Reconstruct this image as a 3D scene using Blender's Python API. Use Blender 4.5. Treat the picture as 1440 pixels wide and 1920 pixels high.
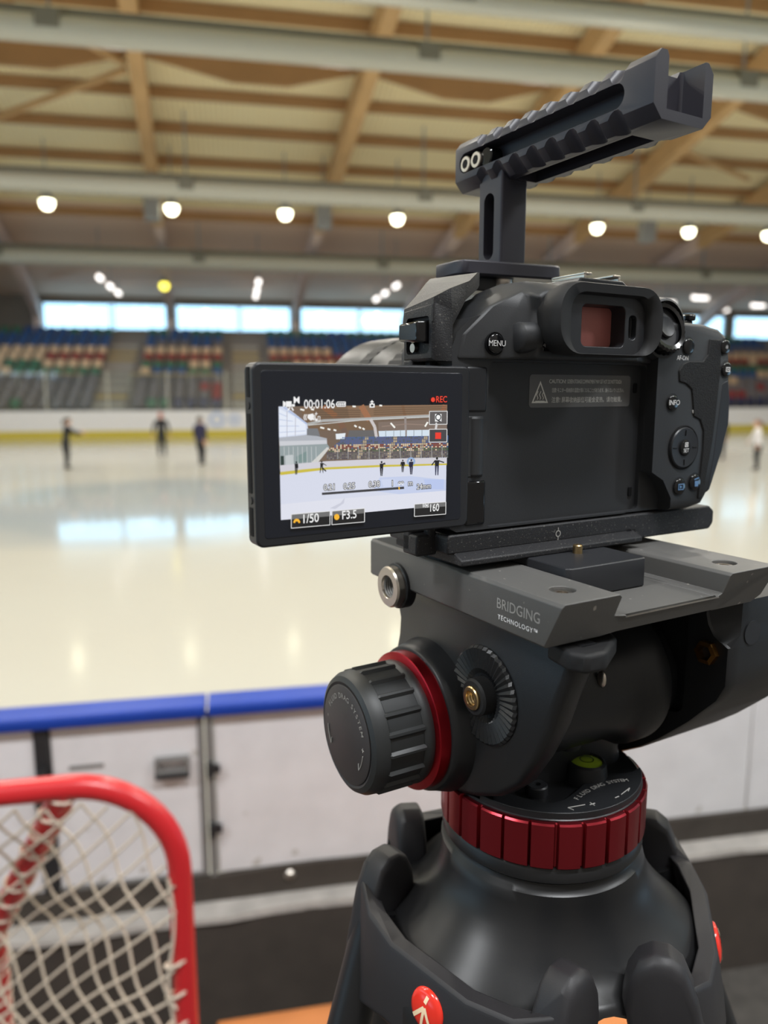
import bpy, bmesh, math, random
from math import sin, cos, pi, radians, sqrt, atan2
from mathutils import Vector, Matrix, Euler

for o in list(bpy.data.objects): bpy.data.objects.remove(o)
SC = bpy.context.scene
COL = SC.collection
random.seed(7)
EYE = 2.1                       # lens height above the ice

# ------------------------------------------------------------------ camera, world, lights, exposure
cam_data = bpy.data.cameras.new('camera')
cam_data.sensor_fit = 'VERTICAL'
cam_data.lens = 26.0
cam_data.sensor_height = 26.0 * 1920 / 1400
cam_data.clip_start = 0.02
cam_data.clip_end = 400
cam_data.dof.use_dof = True
cam_data.dof.focus_distance = 0.272
cam_data.dof.aperture_fstop = 26.0 / 3.1
cam_data.dof.aperture_blades = 0
cam = bpy.data.objects.new('camera', cam_data); COL.objects.link(cam)
cam.location = (0, 0, EYE)
cam.rotation_euler = (radians(90 - 9.2), 0, radians(-11))
SC.camera = cam

world = bpy.data.worlds.new('world'); SC.world = world
world.use_nodes = True
wn = world.node_tree.nodes; wl = world.node_tree.links
wn['Background'].inputs['Color'].default_value = (0.46, 0.74, 1.0, 1)
wn['Background'].inputs['Strength'].default_value = 2.9

HALL_W = 340
GALLERY_W = 210
# unseen fill lights added to brighten the ice, nearer than the visible lamp row
for yy in (7.0, 15.0, 23.0):
    for xx in (-15, -9, -3, 3, 9, 15, 21, 27):
        d = bpy.data.lights.new('hall_fill_light', 'AREA'); d.shape = 'DISK'; d.size = 0.8; d.energy = HALL_W; d.color = (1.0, 0.955, 0.87)
        o = bpy.data.objects.new('hall_fill_light', d); COL.objects.link(o); o.location = (xx, yy, 10.3)


# unseen fill lights added over the spectators' side to brighten the near boards
for xx in (-3.5, 0.8, 5.0):
    d = bpy.data.lights.new('gallery_fill_light', 'AREA'); d.shape = 'RECTANGLE'; d.size = 1.5; d.size_y = 0.4; d.energy = GALLERY_W; d.color = (0.96, 0.98, 1.0)
    o = bpy.data.objects.new('gallery_fill_light', d); COL.objects.link(o); o.location = (xx, -1.2, 6.0)
SC.view_settings.view_transform = 'Standard'
SC.view_settings.look = 'None'
SC.view_settings.exposure = 0.0
SC.view_settings.gamma = 1.0
SC.view_settings.use_curve_mapping = False

# ------------------------------------------------------------------ materials
def lin(r, g, b):
    f = lambda c: (c / 12.92 if c <= 0.04045 else ((c + 0.055) / 1.055) ** 2.4)
    return (f(r / 255), f(g / 255), f(b / 255), 1)

def mat(name, color, rough=0.5, metal=0.0, spec=0.5, bump=None, speck=None, emit=None, var=None):
    """bump=(scale,strength,dist); speck=(scale,threshold,color); var=(scale,amount) colour variation"""
    m = bpy.data.materials.new(name); m.use_nodes = True
    nt = m.node_tree; b = nt.nodes['Principled BSDF']
    b.inputs['Base Color'].default_value = color
    b.inputs['Roughness'].default_value = rough
    b.inputs['Metallic'].default_value = metal
    b.inputs['Specular IOR Level'].default_value = spec
    tc = nt.nodes.new('ShaderNodeTexCoord')
    if bump:
        n = nt.nodes.new('ShaderNodeTexNoise'); n.inputs['Scale'].default_value = bump[0]; n.inputs['Detail'].default_value = 3
        nt.links.new(tc.outputs['Object'], n.inputs['Vector'])
        bp = nt.nodes.new('ShaderNodeBump'); bp.inputs['Strength'].default_value = bump[1]; bp.inputs['Distance'].default_value = bump[2]
        nt.links.new(n.outputs['Fac'], bp.inputs['Height']); nt.links.new(bp.outputs['Normal'], b.inputs['Normal'])
    src = None
    if var:
        n = nt.nodes.new('ShaderNodeTexNoise'); n.inputs['Scale'].default_value = var[0]; n.inputs['Detail'].default_value = 4
        nt.links.new(tc.outputs['Object'], n.inputs['Vector'])
        r = nt.nodes.new('ShaderNodeMapRange'); r.inputs['From Min'].default_value = 0.3; r.inputs['From Max'].default_value = 0.7
        r.inputs['To Min'].default_value = 1 - var[1]; r.inputs['To Max'].default_value = 1 + var[1]
        nt.links.new(n.outputs['Fac'], r.inputs['Value'])
        mx = nt.nodes.new('ShaderNodeMix'); mx.data_type = 'RGBA'; mx.blend_type = 'MULTIPLY'; mx.inputs['Factor'].default_value = 1
        mx.inputs[6].default_value = color
        nt.links.new(r.outputs['Result'], mx.inputs[7]); src = mx.outputs[2]
        nt.links.new(src, b.inputs['Base Color'])
    if speck:
        n = nt.nodes.new('ShaderNodeTexNoise'); n.inputs['Scale'].default_value = speck[0]; n.inputs['Detail'].default_value = 1
        nt.links.new(tc.outputs['Object'], n.inputs['Vector'])
        r = nt.nodes.new('ShaderNodeMapRange'); r.inputs['From Min'].default_value = speck[1]; r.inputs['From Max'].default_value = speck[1] + 0.05
        nt.links.new(n.outputs['Fac'], r.inputs['Value'])
        mx = nt.nodes.new('ShaderNodeMix'); mx.data_type = 'RGBA'
        mx.inputs[6].default_value = color; mx.inputs[7].default_value = speck[2]
        if src: nt.links.new(src, mx.inputs[6])
        nt.links.new(r.outputs['Result'], mx.inputs[0]); nt.links.new(mx.outputs[2], b.inputs['Base Color'])
    if emit:
        b.inputs['Emission Color'].default_value = emit[0]; b.inputs['Emission Strength'].default_value = emit[1]
    return m

M = {}
M['body'] = mat('camera_plastic', lin(43, 44, 46), 0.5, spec=0.36, bump=(2500, 0.12, 0.0003))
M['body_smooth'] = mat('smooth_black_plastic', lin(38, 39, 42), 0.4, spec=0.36)
M['rubber'] = mat('black_rubber', lin(32, 32, 33), 0.62, spec=0.28)
M['leather'] = mat('textured_grip_rubber', lin(24, 24, 25), 0.6, spec=0.28, bump=(1800, 0.5, 0.0006))
M['gloss'] = mat('gloss_black', lin(16, 16, 18), 0.12)
M['dark'] = mat('matte_black', lin(12, 12, 14), 0.7, spec=0.2)
M['anod'] = mat('anodised_black_aluminium', lin(52, 51, 58), 0.42, spec=0.35, bump=(3000, 0.05, 0.0002))
M['cage'] = mat('powder_coated_black_metal', lin(34, 34, 36), 0.5, spec=0.35, bump=(2200, 0.35, 0.0005), speck=(1500, 0.68, lin(92, 90, 86)))
M['headbed'] = mat('dark_grey_painted_metal', lin(88, 87, 85), 0.45, spec=0.35, bump=(1800, 0.1, 0.0003), speck=(260, 0.745, lin(150, 145, 138)))
M['headbody'] = mat('black_painted_metal', lin(31, 32, 34), 0.36, spec=0.35, bump=(2600, 0.15, 0.0003))
M['tripod'] = mat('black_tripod_casting', lin(27, 27, 28), 0.36, spec=0.35, bump=(2200, 0.05, 0.0002))
M['tripod_band'] = mat('dark_grey_leg_clamp', lin(38, 37, 39), 0.5, spec=0.35, bump=(2200, 0.1, 0.0003))
M['knobcap'] = mat('brownish_black_cap', lin(52, 48, 48), 0.55)
M['knobrub'] = mat('knob_rubber', lin(36, 38, 39), 0.5)
M['redanod'] = mat('red_anodised_aluminium', lin(170, 32, 42), 0.28, metal=0.9)
M['reddark'] = mat('deep_red_anodised_ring', lin(146, 42, 50), 0.3, metal=0.9)
M['steel'] = mat('bare_steel', lin(200, 192, 182), 0.3, metal=1.0)
M['brass'] = mat('brass', lin(190, 164, 120), 0.32, metal=1.0)
M['darkbrass'] = mat('tarnished_brass', lin(140, 100, 50), 0.4, metal=1.0)
M['white'] = mat('white_print', lin(222, 222, 222), 0.6)
M['greyprint'] = mat('grey_print', lin(150, 148, 144), 0.6)
M['blueprint'] = mat('blue_print', lin(92, 128, 168), 0.6)
M['label'] = mat('grey_warning_label', lin(88, 88, 88), 0.55)
M['labelink'] = mat('label_ink', lin(205, 205, 200), 0.6)
M['lensglass'] = mat('coated_eyepiece_glass', lin(160, 96, 90), 0.4, metal=0.15)  # reddish reflection of the coating put into the base colour
M['screenglass'] = mat('display_cover_glass', lin(30, 33, 41), 0.2, spec=0.4)
M['vial'] = mat('green_level_fluid', lin(150, 176, 50), 0.12, spec=0.6)
M['badge'] = mat('red_enamel', lin(220, 48, 34), 0.18, spec=0.6)
M['badgeink'] = mat('cream_emblem', lin(240, 214, 178), 0.4)
M['goalred'] = mat('red_painted_tube', lin(198, 34, 40), 0.3, spec=0.6)
M['cord'] = mat('white_net_cord', lin(214, 200, 182), 0.85)
M['wood'] = mat('orange_varnished_wood', lin(190, 116, 58), 0.4, var=(3.0, 0.15))
M['bluerail'] = mat('blue_plastic_rail', lin(22, 60, 156), 0.45, spec=0.3, var=(8, 0.06))
M['board'] = mat('white_plastic_board', lin(226, 224, 226), 0.4, var=(6, 0.035))
M['boarddirty'] = mat('scuffed_white_board', lin(222, 220, 221), 0.42, var=(9, 0.05), speck=(14, 0.70, lin(190, 186, 180)))
M['yellow'] = mat('yellow_kick_strip', lin(196, 178, 62), 0.4)
M['blackstrip'] = mat('dark_plinth', lin(62, 56, 50), 0.7, var=(10, 0.2))
M['ledge'] = mat('worn_concrete_ledge', lin(176, 170, 164), 0.8, var=(14, 0.16), bump=(60, 0.5, 0.01))
M['darkwall'] = mat('dark_rubber_wall', lin(66, 59, 53), 0.8, var=(12, 0.12), bump=(80, 0.4, 0.004))
M['floor'] = mat('dark_rubber_floor', lin(78, 74, 70), 0.85, var=(20, 0.22))
M['galv'] = mat('galvanised_steel', lin(128, 126, 124), 0.5, metal=0.2)
M['blackmetal'] = mat('black_steel', lin(36, 36, 38), 0.5)
M['concrete'] = mat('grandstand_concrete', lin(150, 142, 136), 0.85)
M['stair'] = mat('pale_stair_concrete', lin(196, 186, 176), 0.85)
M['stairtop'] = mat('pale_yellow_step', lin(206, 180, 128), 0.8)
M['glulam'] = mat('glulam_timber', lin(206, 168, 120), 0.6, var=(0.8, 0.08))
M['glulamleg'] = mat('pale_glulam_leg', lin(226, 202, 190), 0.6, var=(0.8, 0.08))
M['purlin'] = mat('brown_purlin_timber', lin(170, 130, 88), 0.65, var=(0.7, 0.08))
M['deckfar'] = mat('brown_timber_deck', lin(226, 196, 172), 0.75)
M['duct'] = mat('pale_grey_duct', lin(190, 188, 176), 0.5)
M['wallfar'] = mat('taupe_wall', lin(140, 130, 120), 0.85)
M['wallback'] = mat('grey_gallery_wall', lin(120, 116, 112), 0.8)
M['bracket'] = mat('olive_grey_bracket', lin(120, 117, 106), 0.6)
M['frame'] = mat('grey_window_frame', lin(130, 150, 160), 0.5)
M['skin'] = mat('skin', lin(205, 160, 135), 0.6)
M['clothblack'] = mat('black_sportswear', lin(24, 25, 30), 0.8)
M['clothnavy'] = mat('navy_sportswear', lin(38, 36, 66), 0.8)
M['clothwhite'] = mat('pale_grey_jacket', lin(216, 212, 214), 0.8)
M['hairdark'] = mat('dark_hair', lin(44, 32, 28), 0.6)
M['hairbrown'] = mat('brown_hair', lin(110, 72, 52), 0.6)
M['hairred'] = mat('reddish_hair', lin(150, 76, 66), 0.6)
M['logo'] = mat('pale_blue_board_emblem', lin(176, 190, 220), 0.5)
M['lamphouse'] = mat('lamp_housing', lin(150, 150, 150), 0.5)
M['lamp'] = mat('lamp_glow', (1, 1, 1, 1), 0.5, emit=((1.0, 0.96, 0.66, 1), 9))
M['tube'] = mat('tube_glow', (1, 1, 1, 1), 0.5, emit=((1.0, 0.92, 0.86, 1), 3))
M['lampy'] = mat('yellow_lamp_glow', (1, 1, 0.4, 1), 0.5, emit=((1.0, 0.85, 0.08, 1), 3.0))

def deck_mat():
    m = mat('cream_corrugated_deck', lin(250, 236, 194), 0.6)
    nt = m.node_tree; b = nt.nodes['Principled BSDF']
    tc = nt.nodes.new('ShaderNodeTexCoord'); w = nt.nodes.new('ShaderNodeTexWave')
    w.bands_direction = 'X'; w.inputs['Scale'].default_value = 1.6; w.inputs['Distortion'].default_value = 0
    nt.links.new(tc.outputs['Object'], w.inputs['Vector'])
    bp = nt.nodes.new('ShaderNodeBump'); bp.inputs['Strength'].default_value = 0.6; bp.inputs['Distance'].default_value = 0.06
    nt.links.new(w.outputs['Fac'], bp.inputs['Height']); nt.links.new(bp.outputs['Normal'], b.inputs['Normal'])
    return m
M['deck'] = deck_mat()

def ice_mat():
    m = mat('ice', lin(196, 193, 183), 0.12, spec=0.5)
    nt = m.node_tree; b = nt.nodes['Principled BSDF']
    tc = nt.nodes.new('ShaderNodeTexCoord')
    n = nt.nodes.new('ShaderNodeTexNoise'); n.inputs['Scale'].default_value = 0.55; n.inputs['Detail'].default_value = 6
    nt.links.new(tc.outputs['Object'], n.inputs['Vector'])
    r = nt.nodes.new('ShaderNodeMapRange'); r.inputs['To Min'].default_value = 0.07; r.inputs['To Max'].default_value = 0.17
    nt.links.new(n.outputs['Fac'], r.inputs['Value']); nt.links.new(r.outputs['Result'], b.inputs['Roughness'])
    # a darker, bluer round patch with a soft ragged rim, smoother than the cut-up ice round it
    mp = nt.nodes.new('ShaderNodeMapping'); mp.inputs['Location'].default_value = (1.8 / 3.3, -14.7 / 3.9, 0); mp.inputs['Scale'].default_value = (1 / 3.3, 1 / 3.9, 0)
    nt.links.new(tc.outputs['Object'], mp.inputs['Vector'])
    ln_ = nt.nodes.new('ShaderNodeVectorMath'); ln_.operation = 'LENGTH'; nt.links.new(mp.outputs['Vector'], ln_.inputs[0])
    ad = nt.nodes.new('ShaderNodeMath'); ad.operation = 'MULTIPLY_ADD'; ad.inputs[1].default_value = 0.35; nt.links.new(n.outputs['Fac'], ad.inputs[0]); nt.links.new(ln_.outputs['Value'], ad.inputs[2])
    patch_fac = nt.nodes.new('ShaderNodeMapRange'); patch_fac.inputs['From Min'].default_value = 0.98; patch_fac.inputs['From Max'].default_value = 1.36; patch_fac.inputs['To Min'].default_value = 1.0; patch_fac.inputs['To Max'].default_value = 0.0
    nt.links.new(ad.outputs[0], patch_fac.inputs['Value'])
    mr = nt.nodes.new('ShaderNodeMix'); mr.data_type = 'FLOAT'; mr.inputs[3].default_value = 0.06
    nt.links.new(patch_fac.outputs['Result'], mr.inputs[0]); nt.links.new(r.outputs['Result'], mr.inputs[2]); nt.links.new(mr.outputs[0], b.inputs['Roughness'])
    mc = nt.nodes.new('ShaderNodeMix'); mc.data_type = 'RGBA'; mc.inputs[6].default_value = lin(190, 188, 179); mc.inputs[7].default_value = lin(164, 170, 172)
    nt.links.new(patch_fac.outputs['Result'], mc.inputs[0]); nt.links.new(mc.outputs[2], b.inputs['Base Color'])
    b.inputs['IOR'].default_value = 1.33
    n2 = nt.nodes.new('ShaderNodeTexNoise'); n2.inputs['Scale'].default_value = 1.2; n2.inputs['Detail'].default_value = 5
    nt.links.new(tc.outputs['Object'], n2.inputs['Vector'])
    bp = nt.nodes.new('ShaderNodeBump'); bp.inputs['Strength'].default_value = 0.06; bp.inputs['Distance'].default_value = 0.03
    nt.links.new(n2.outputs['Fac'], bp.inputs['Height']); nt.links.new(bp.outputs['Normal'], b.inputs['Normal'])
    return m
M['ice'] = ice_mat()

def pane_mat():
    m = bpy.data.materials.new('clear_glass'); m.use_nodes = True
    nt = m.node_tree; nt.nodes.clear()
    o = nt.nodes.new('ShaderNodeOutputMaterial'); mx = nt.nodes.new('ShaderNodeMixShader')
    t = nt.nodes.new('ShaderNodeBsdfTransparent'); t.inputs['Color'].default_value = (0.95, 0.98, 0.97, 1)
    g = nt.nodes.new('ShaderNodeBsdfGlossy'); g.inputs['Roughness'].default_value = 0.03
    mx.inputs['Fac'].default_value = 0.05
    nt.links.new(t.outputs[0], mx.inputs[1]); nt.links.new(g.outputs[0], mx.inputs[2]); nt.links.new(mx.outputs[0], o.inputs['Surface'])
    return m
M['pane'] = pane_mat()

def screen_mat():
    m = bpy.data.materials.new('display_picture'); m.use_nodes = True
    nt = m.node_tree; b = nt.nodes['Principled BSDF']
    b.inputs['Base Color'].default_value = (0.01, 0.01, 0.01, 1); b.inputs['Roughness'].default_value = 0.15
    a = nt.nodes.new('ShaderNodeVertexColor'); a.layer_name = 'picture'
    nt.links.new(a.outputs['Color'], b.inputs['Emission Color']); b.inputs['Emission Strength'].default_value = 0.95
    return m
M['screen'] = screen_mat()

SEAT = dict(blue=lin(40, 84, 140), red=lin(150, 48, 44), cream=lin(226, 192, 156), green=lin(58, 112, 84), navy=lin(46, 48, 84), grey=lin(120, 112, 116))
for k, v in SEAT.items(): M['seat_' + k] = mat(k + '_seat_plastic', v, 0.45)

# ------------------------------------------------------------------ builders
RIG = {}                                     # object name -> (base point, scale) of its rig
def thing(name, label, cat, loc=(0, 0, 0), rotz=0.0, group=None, base=(0, 0, 0), s=1.0):
    o = bpy.data.objects.new(name, None); COL.objects.link(o)
    o.empty_display_size = 0.05
    o.location = loc; o.rotation_euler = (0, 0, rotz)
    o['label'] = label; o['category'] = cat
    if group: o['group'] = group
    RIG[o.name] = (Vector(base), s)
    return o
def tag(o, label, cat, group=None, kind=None):
    if label: o['label'] = label
    if cat: o['category'] = cat
    if group: o['group'] = group
    if kind: o['kind'] = kind
    return o
def root(o):
    while o.parent: o = o.parent
    return o

def circ(cx, cy, r, n=24, a0=0.0, a1=2 * pi, closed=True):
    m = n if closed else n - 1
    return [(cx + r * cos(a0 + (a1 - a0) * i / m), cy + r * sin(a0 + (a1 - a0) * i / m)) for i in range(n)]
def rrect(x0, x1, y0, y1, r, n=5):
    out = []
    for (cx, cy, a) in ((x1 - r, y1 - r, 0), (x0 + r, y1 - r, pi / 2), (x0 + r, y0 + r, pi), (x1 - r, y0 + r, 3 * pi / 2)):
        for i in range(n + 1):
            t = a + pi / 2 * i / n
            out.append((cx + r * cos(t), cy + r * sin(t)))
    return out
def stadium(x0, x1, y0, y1, n=10):
    return rrect(x0, x1, y0, y1, min(abs(x1 - x0), abs(y1 - y0)) / 2 * 0.999, n)

AX = {'x': lambda a, p, q: (a, p, q), 'y': lambda a, p, q: (p, a, q), 'z': lambda a, p, q: (p, q, a)}
_fonts = {}
class G:
    def __init__(self): self.bm = bmesh.new()
    def loop(self, pts): return [self.bm.verts.new(p) for p in pts]
    def face(self, vs):
        try: return self.bm.faces.new(vs)
        except ValueError: return None
    def loft(self, loops, cap=True, closed=True, ring=False):
        L = [self.loop(l) for l in loops]; n = len(L[0])
        pairs = list(zip(L, L[1:])) + ([(L[-1], L[0])] if ring else [])
        for a, b in pairs:
            for i in range(n if closed else n - 1):
                j = (i + 1) % n
                self.face((a[i], a[j], b[j], b[i]))
        if cap and not ring:
            self.face(L[0]); self.face(L[-1])
        return self
    def prism(self, axis, poly, a0, a1, poly1=None):
        f = AX[axis]
        return self.loft([[f(a0, p, q) for p, q in poly], [f(a1, p, q) for p, q in (poly1 or poly)]])
    def box(self, x, y, z):
        return self.prism('z', [(x[0], y[0]), (x[1], y[0]), (x[1], y[1]), (x[0], y[1])], z[0], z[1])
    def lathe(self, axis, c, prof, seg=32, rfun=None, cap=True, ring=False):
        """prof: (radius, height along the axis) pairs about the point c of the other two coordinates"""
        f = AX[axis]; loops = []
        for r, h in prof:
            loops.append([f(h, c[0] + (rfun(r, h, 2 * pi * i / seg) if rfun else r) * cos(2 * pi * i / seg),
                            c[1] + (rfun(r, h, 2 * pi * i / seg) if rfun else r) * sin(2 * pi * i / seg)) for i in range(seg)])
        return self.loft(loops, cap=cap, ring=ring)
    def tube(self, pts, r, seg=8, cap=True, closed=False):
        pts = [Vector(p) for p in pts]; n = len(pts); loops = []; up = None
        for i, p in enumerate(pts):
            if closed: d = pts[(i + 1) % n] - pts[i - 1]
            else: d = pts[min(i + 1, n - 1)] - pts[max(i - 1, 0)]
            d.normalize()
            if up is None: up = d.orthogonal().normalized()
            up = (up - d * up.dot(d)); up = up.normalized() if up.length > 1e-6 else d.orthogonal().normalized()
            b = d.cross(up); rr = r[i] if isinstance(r, (list, tuple)) else r
            loops.append([p + (up * cos(2 * pi * k / seg) + b * sin(2 * pi * k / seg)) * rr for k in range(seg)])
        return self.loft(loops, cap=cap, ring=closed)
    def sphere(self, c, r, u=16, v=10, sc=(1, 1, 1)):
        res = bmesh.ops.create_uvsphere(self.bm, u_segments=u, v_segments=v, radius=r)
        for w in res['verts']: w.co = Vector((w.co.x * sc[0], w.co.y * sc[1], w.co.z * sc[2])) + Vector(c)
        return self
    def text(self, body, size, place, spacing=1.0, align='CENTER', thick=0.0, xs=1.0):
        """place: Matrix taking text coordinates (x right, y up, z out) to rig coordinates"""
        key = (body, size, spacing, align, thick)
        if key not in _fonts:
            cu = bpy.data.curves.new('t', 'FONT'); cu.body = body; cu.size = size; cu.align_x = align; cu.align_y = 'CENTER'
            cu.space_character = spacing; cu.offset = thick; cu.resolution_u = 3
            ob = bpy.data.objects.new('t', cu); COL.objects.link(ob)
            dg = bpy.context.evaluated_depsgraph_get(); dg.update()
            _fonts[key] = bpy.data.meshes.new_from_object(ob.evaluated_get(dg))
            bpy.data.objects.remove(ob); bpy.data.curves.remove(cu)
        me = _fonts[key]; n0 = len(self.bm.verts)
        self.bm.from_mesh(me); self.bm.verts.ensure_lookup_table()
        for v in self.bm.verts[n0:]: v.co = place @ Vector((v.co.x * xs, v.co.y, v.co.z))
        return self
    def move(self, fn):
        for v in self.bm.verts: v.co = Vector(fn(v.co))
        return self
    def out(self, name, m, parent=None, bevel=0.0, seg=2, smooth=35, label=None, base=None, s=None, normals=True, subsurf=0, weld=False):
        if parent is not None and base is None:
            b, sc = RIG[root(parent).name]
        else:
            b, sc = Vector(base or (0, 0, 0)), (s or 1.0)
        if weld: bmesh.ops.remove_doubles(self.bm, verts=self.bm.verts, dist=1e-4)
        if normals: bmesh.ops.recalc_face_normals(self.bm, faces=self.bm.faces)
        for v in self.bm.verts: v.co = (v.co - b) * sc
        me = bpy.data.meshes.new(name); self.bm.to_mesh(me); self.bm.free()
        for mm_ in (m if isinstance(m, (list, tuple)) else [m]): me.materials.append(mm_)
        o = bpy.data.objects.new(name, me); COL.objects.link(o)
        if parent is not None: o.parent = parent
        finish(o, bevel * sc, seg, smooth, subsurf)
        if label: o['label'] = label
        return o

def finish(o, bevel, seg=2, smooth=35, subsurf=0):
    if subsurf:
        md = o.modifiers.new('round', 'SUBSURF'); md.levels = subsurf; md.render_levels = subsurf
    if bevel > 0:
        md = o.modifiers.new('edge', 'BEVEL'); md.width = bevel; md.segments = seg; md.limit_method = 'ANGLE'; md.angle_limit = radians(32)
        md.harden_normals = False
    if smooth and len(o.data.polygons):
        o.data.shade_smooth(); o.data.set_sharp_from_angle(angle=radians(smooth if not bevel else 50))

def cut(o, g, bevel=0.0, seg=2, smooth=35, mode='DIFFERENCE'):
    """boolean-cut the shape g (same rig coordinates) out of o and bake the result"""
    b, sc = RIG[root(o).name] if root(o).name in RIG else (Vector((0, 0, 0)), 1.0)
    bmesh.ops.recalc_face_normals(g.bm, faces=g.bm.faces)
    for v in g.bm.verts: v.co = (v.co - b) * sc
    me = bpy.data.meshes.new('cutter'); g.bm.to_mesh(me); g.bm.free()
    c = bpy.data.objects.new('cutter', me); COL.objects.link(c); c.parent = o.parent
    mods = [(m.name) for m in o.modifiers]
    for nme in mods: o.modifiers.remove(o.modifiers[nme])
    md = o.modifiers.new('cut', 'BOOLEAN'); md.operation = mode; md.object = c; md.solver = 'EXACT'; md.use_self = True
    dg = bpy.context.evaluated_depsgraph_get(); dg.update()
    new = bpy.data.meshes.new_from_object(o.evaluated_get(dg))
    o.modifiers.clear(); old = o.data; o.data = new
    bpy.data.objects.remove(c)
    finish(o, bevel * sc, seg, smooth)
    return o

def rearT(x, y, z, tilt=0):          # text on a face that looks to -y
    return Matrix.Translation((x, y, z)) @ Matrix.Rotation(radians(90), 4, 'X') @ Matrix.Rotation(radians(tilt), 4, 'Z')
def leftT(x, y, z, tilt=0):          # text on a face that looks to -x
    return Matrix.Translation((x, y, z)) @ Matrix.Rotation(radians(-90), 4, 'Z') @ Matrix.Rotation(radians(90), 4, 'X') @ Matrix.Rotation(radians(tilt), 4, 'Z')
def struct(o, label=None, cat=None):
    o['kind'] = 'structure'
    if label: o['label'] = label
    if cat: o['category'] = cat
    return o

# ================================================================== THE ICE RINK (metres; x along the boards, y across the ice)
YN, YF, YW = 2.13, 35.6, 48.0        # near boards, far boards, far wall
FL = 0.10                            # spectators' floor

g = G(); g.box((-70, 70), (YN + 0.05, YF + 2), (-0.1, 0.0)); o = g.out('floor', M['ice'], smooth=0); struct(o)
o.name = 'floor_ice'
g = G(); g.box((-9, 12), (-6, 2.05), (FL - 0.1, FL)); o = g.out('floor', M['floor'], smooth=0); struct(o)
g = G(); g.box((-9, 12), (2.05, YN + 0.05), (FL - 0.1, 0.55)); o = g.out('wall_near', M['darkwall'], smooth=0); struct(o)
# ledge on top of the dark wall: a ragged worn edge
g = G(); n = 160
lo = []
for i in range(n + 1):
    x = -9 + 21 * i / n
    e = 0.012 * sin(x * 9.1) * sin(x * 3.7 + 1) + random.uniform(-0.004, 0.004)
    lo.append([(x, 2.042 + e, 0.548), (x, 2.044 + e, 0.566 + e * 0.5), (x, 2.128, 0.568), (x, 2.128, 0.548)])
g.loft(lo); o = g.out('trim_1', M['ledge'], smooth=60); struct(o)
g = G()
lo = []
for i in range(n + 1):
    x = -9 + 21 * i / n
    e = 0.008 * sin(x * 7.1) * sin(x * 2.7 + 2)
    lo.append([(x, 2.114, 0.566), (x, 2.114, 0.652 + e), (x, 2.135, 0.652 + e), (x, 2.135, 0.566)])
g.loft(lo); o = g.out('baseboard_near', M['blackstrip'], smooth=60); struct(o)
o = None
# bolt heads on the dark plinth
for i, x in enumerate((0.05, 0.11)):
    pass

g = G(); g.box((-16, 62), (-3.4, -3.2), (0, 19)); o = g.out('wall_back', M['wallback'], smooth=0); struct(o)
# glazed side wall on the left, plain wall far to the right
g = G(); g.box((-16.3, -16), (-3.4, 48), (0, 3.2)); g.box((-16.3, -16), (-3.4, 48), (7.6, 19)); g.box((-16.3, -16), (40, 48), (3.2, 7.6))
for y in range(-3, 40, 4): g.box((-16.25, -16.05), (y - 0.12, y + 0.12), (3.2, 7.6))
o = g.out('wall_left', M['wallfar'], smooth=0); struct(o)
g = G(); g.box((62, 62.3), (-3.4, 48), (0, 14)); o = g.out('wall_right', M['wallfar'], smooth=0); struct(o)

# --- near boards: a gate between two fixed panels, blue top rails
def board_panel(name, label, x0, x1, m):
    t = thing(name, label, 'rink board', (x0, YN, 0.65), base=(x0, YN, 0.65))
    g = G(); g.box((x0, x1), (YN, YN + 0.035), (0.65, 1.1625)); g.out('panel_sheet', m, t, bevel=0.004)
    return t
def rail(x0, x1, label):
    t = thing('top_rail', label, 'rail', (x0, YN, 1.16), base=(x0, YN, 1.16), group='blue rails on the near boards')
    g = G(); g.prism('x', rrect(YN - 0.03, YN + 0.075, 1.163, 1.202, 0.012), x0, x1); g.out('rail_cap', M['bluerail'], t, smooth=40)
    return t
XP, XS, XR = -0.573, -0.115, 1.705
bl = board_panel('rink_barrier', 'white rink board at the far left, left of the dark gate post', -8, XP - 0.022, M['board'])
gate = board_panel('rink_gate', 'white rink gate with small metal latch handle, behind the red goal', XP + 0.022, XS - 0.014, M['boarddirty'])
bm_ = board_panel('rink_barrier', 'long white rink board right of the gate, scuffed along its bottom edge', XS + 0.016, XR - 0.004, M['boarddirty'])
br = board_panel('rink_barrier', 'white rink board at the right edge of the photo, behind the fluid head arm', XR + 0.004, 11, M['boarddirty'])
rail(-8, XS - 0.004, 'blue plastic top rail over the gate, left of the rail joint')
rail(XS + 0.004, 11, 'blue plastic top rail over the long board, right of the rail joint')
# dark gate post with a latch pin
pt = thing('gate_post', 'dark steel gate post left of the white gate, below the blue rail', 'post', (XP, YN, 0.65), base=(XP, YN, 0.65))
g = G(); g.box((XP - 0.02, XP + 0.02), (YN - 0.012, YN + 0.03), (0.65, 1.163)); g.out('post_bar', M['blackmetal'], pt, bevel=0.003)
g = G(); g.lathe('z', (XP, YN - 0.024), [(0.018, 0.93), (0.024, 0.94), (0.024, 0.975), (0.014, 0.99), (0.011, 1.05)], 20); g.out('latch_pin', M['blackmetal'], pt)
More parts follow.
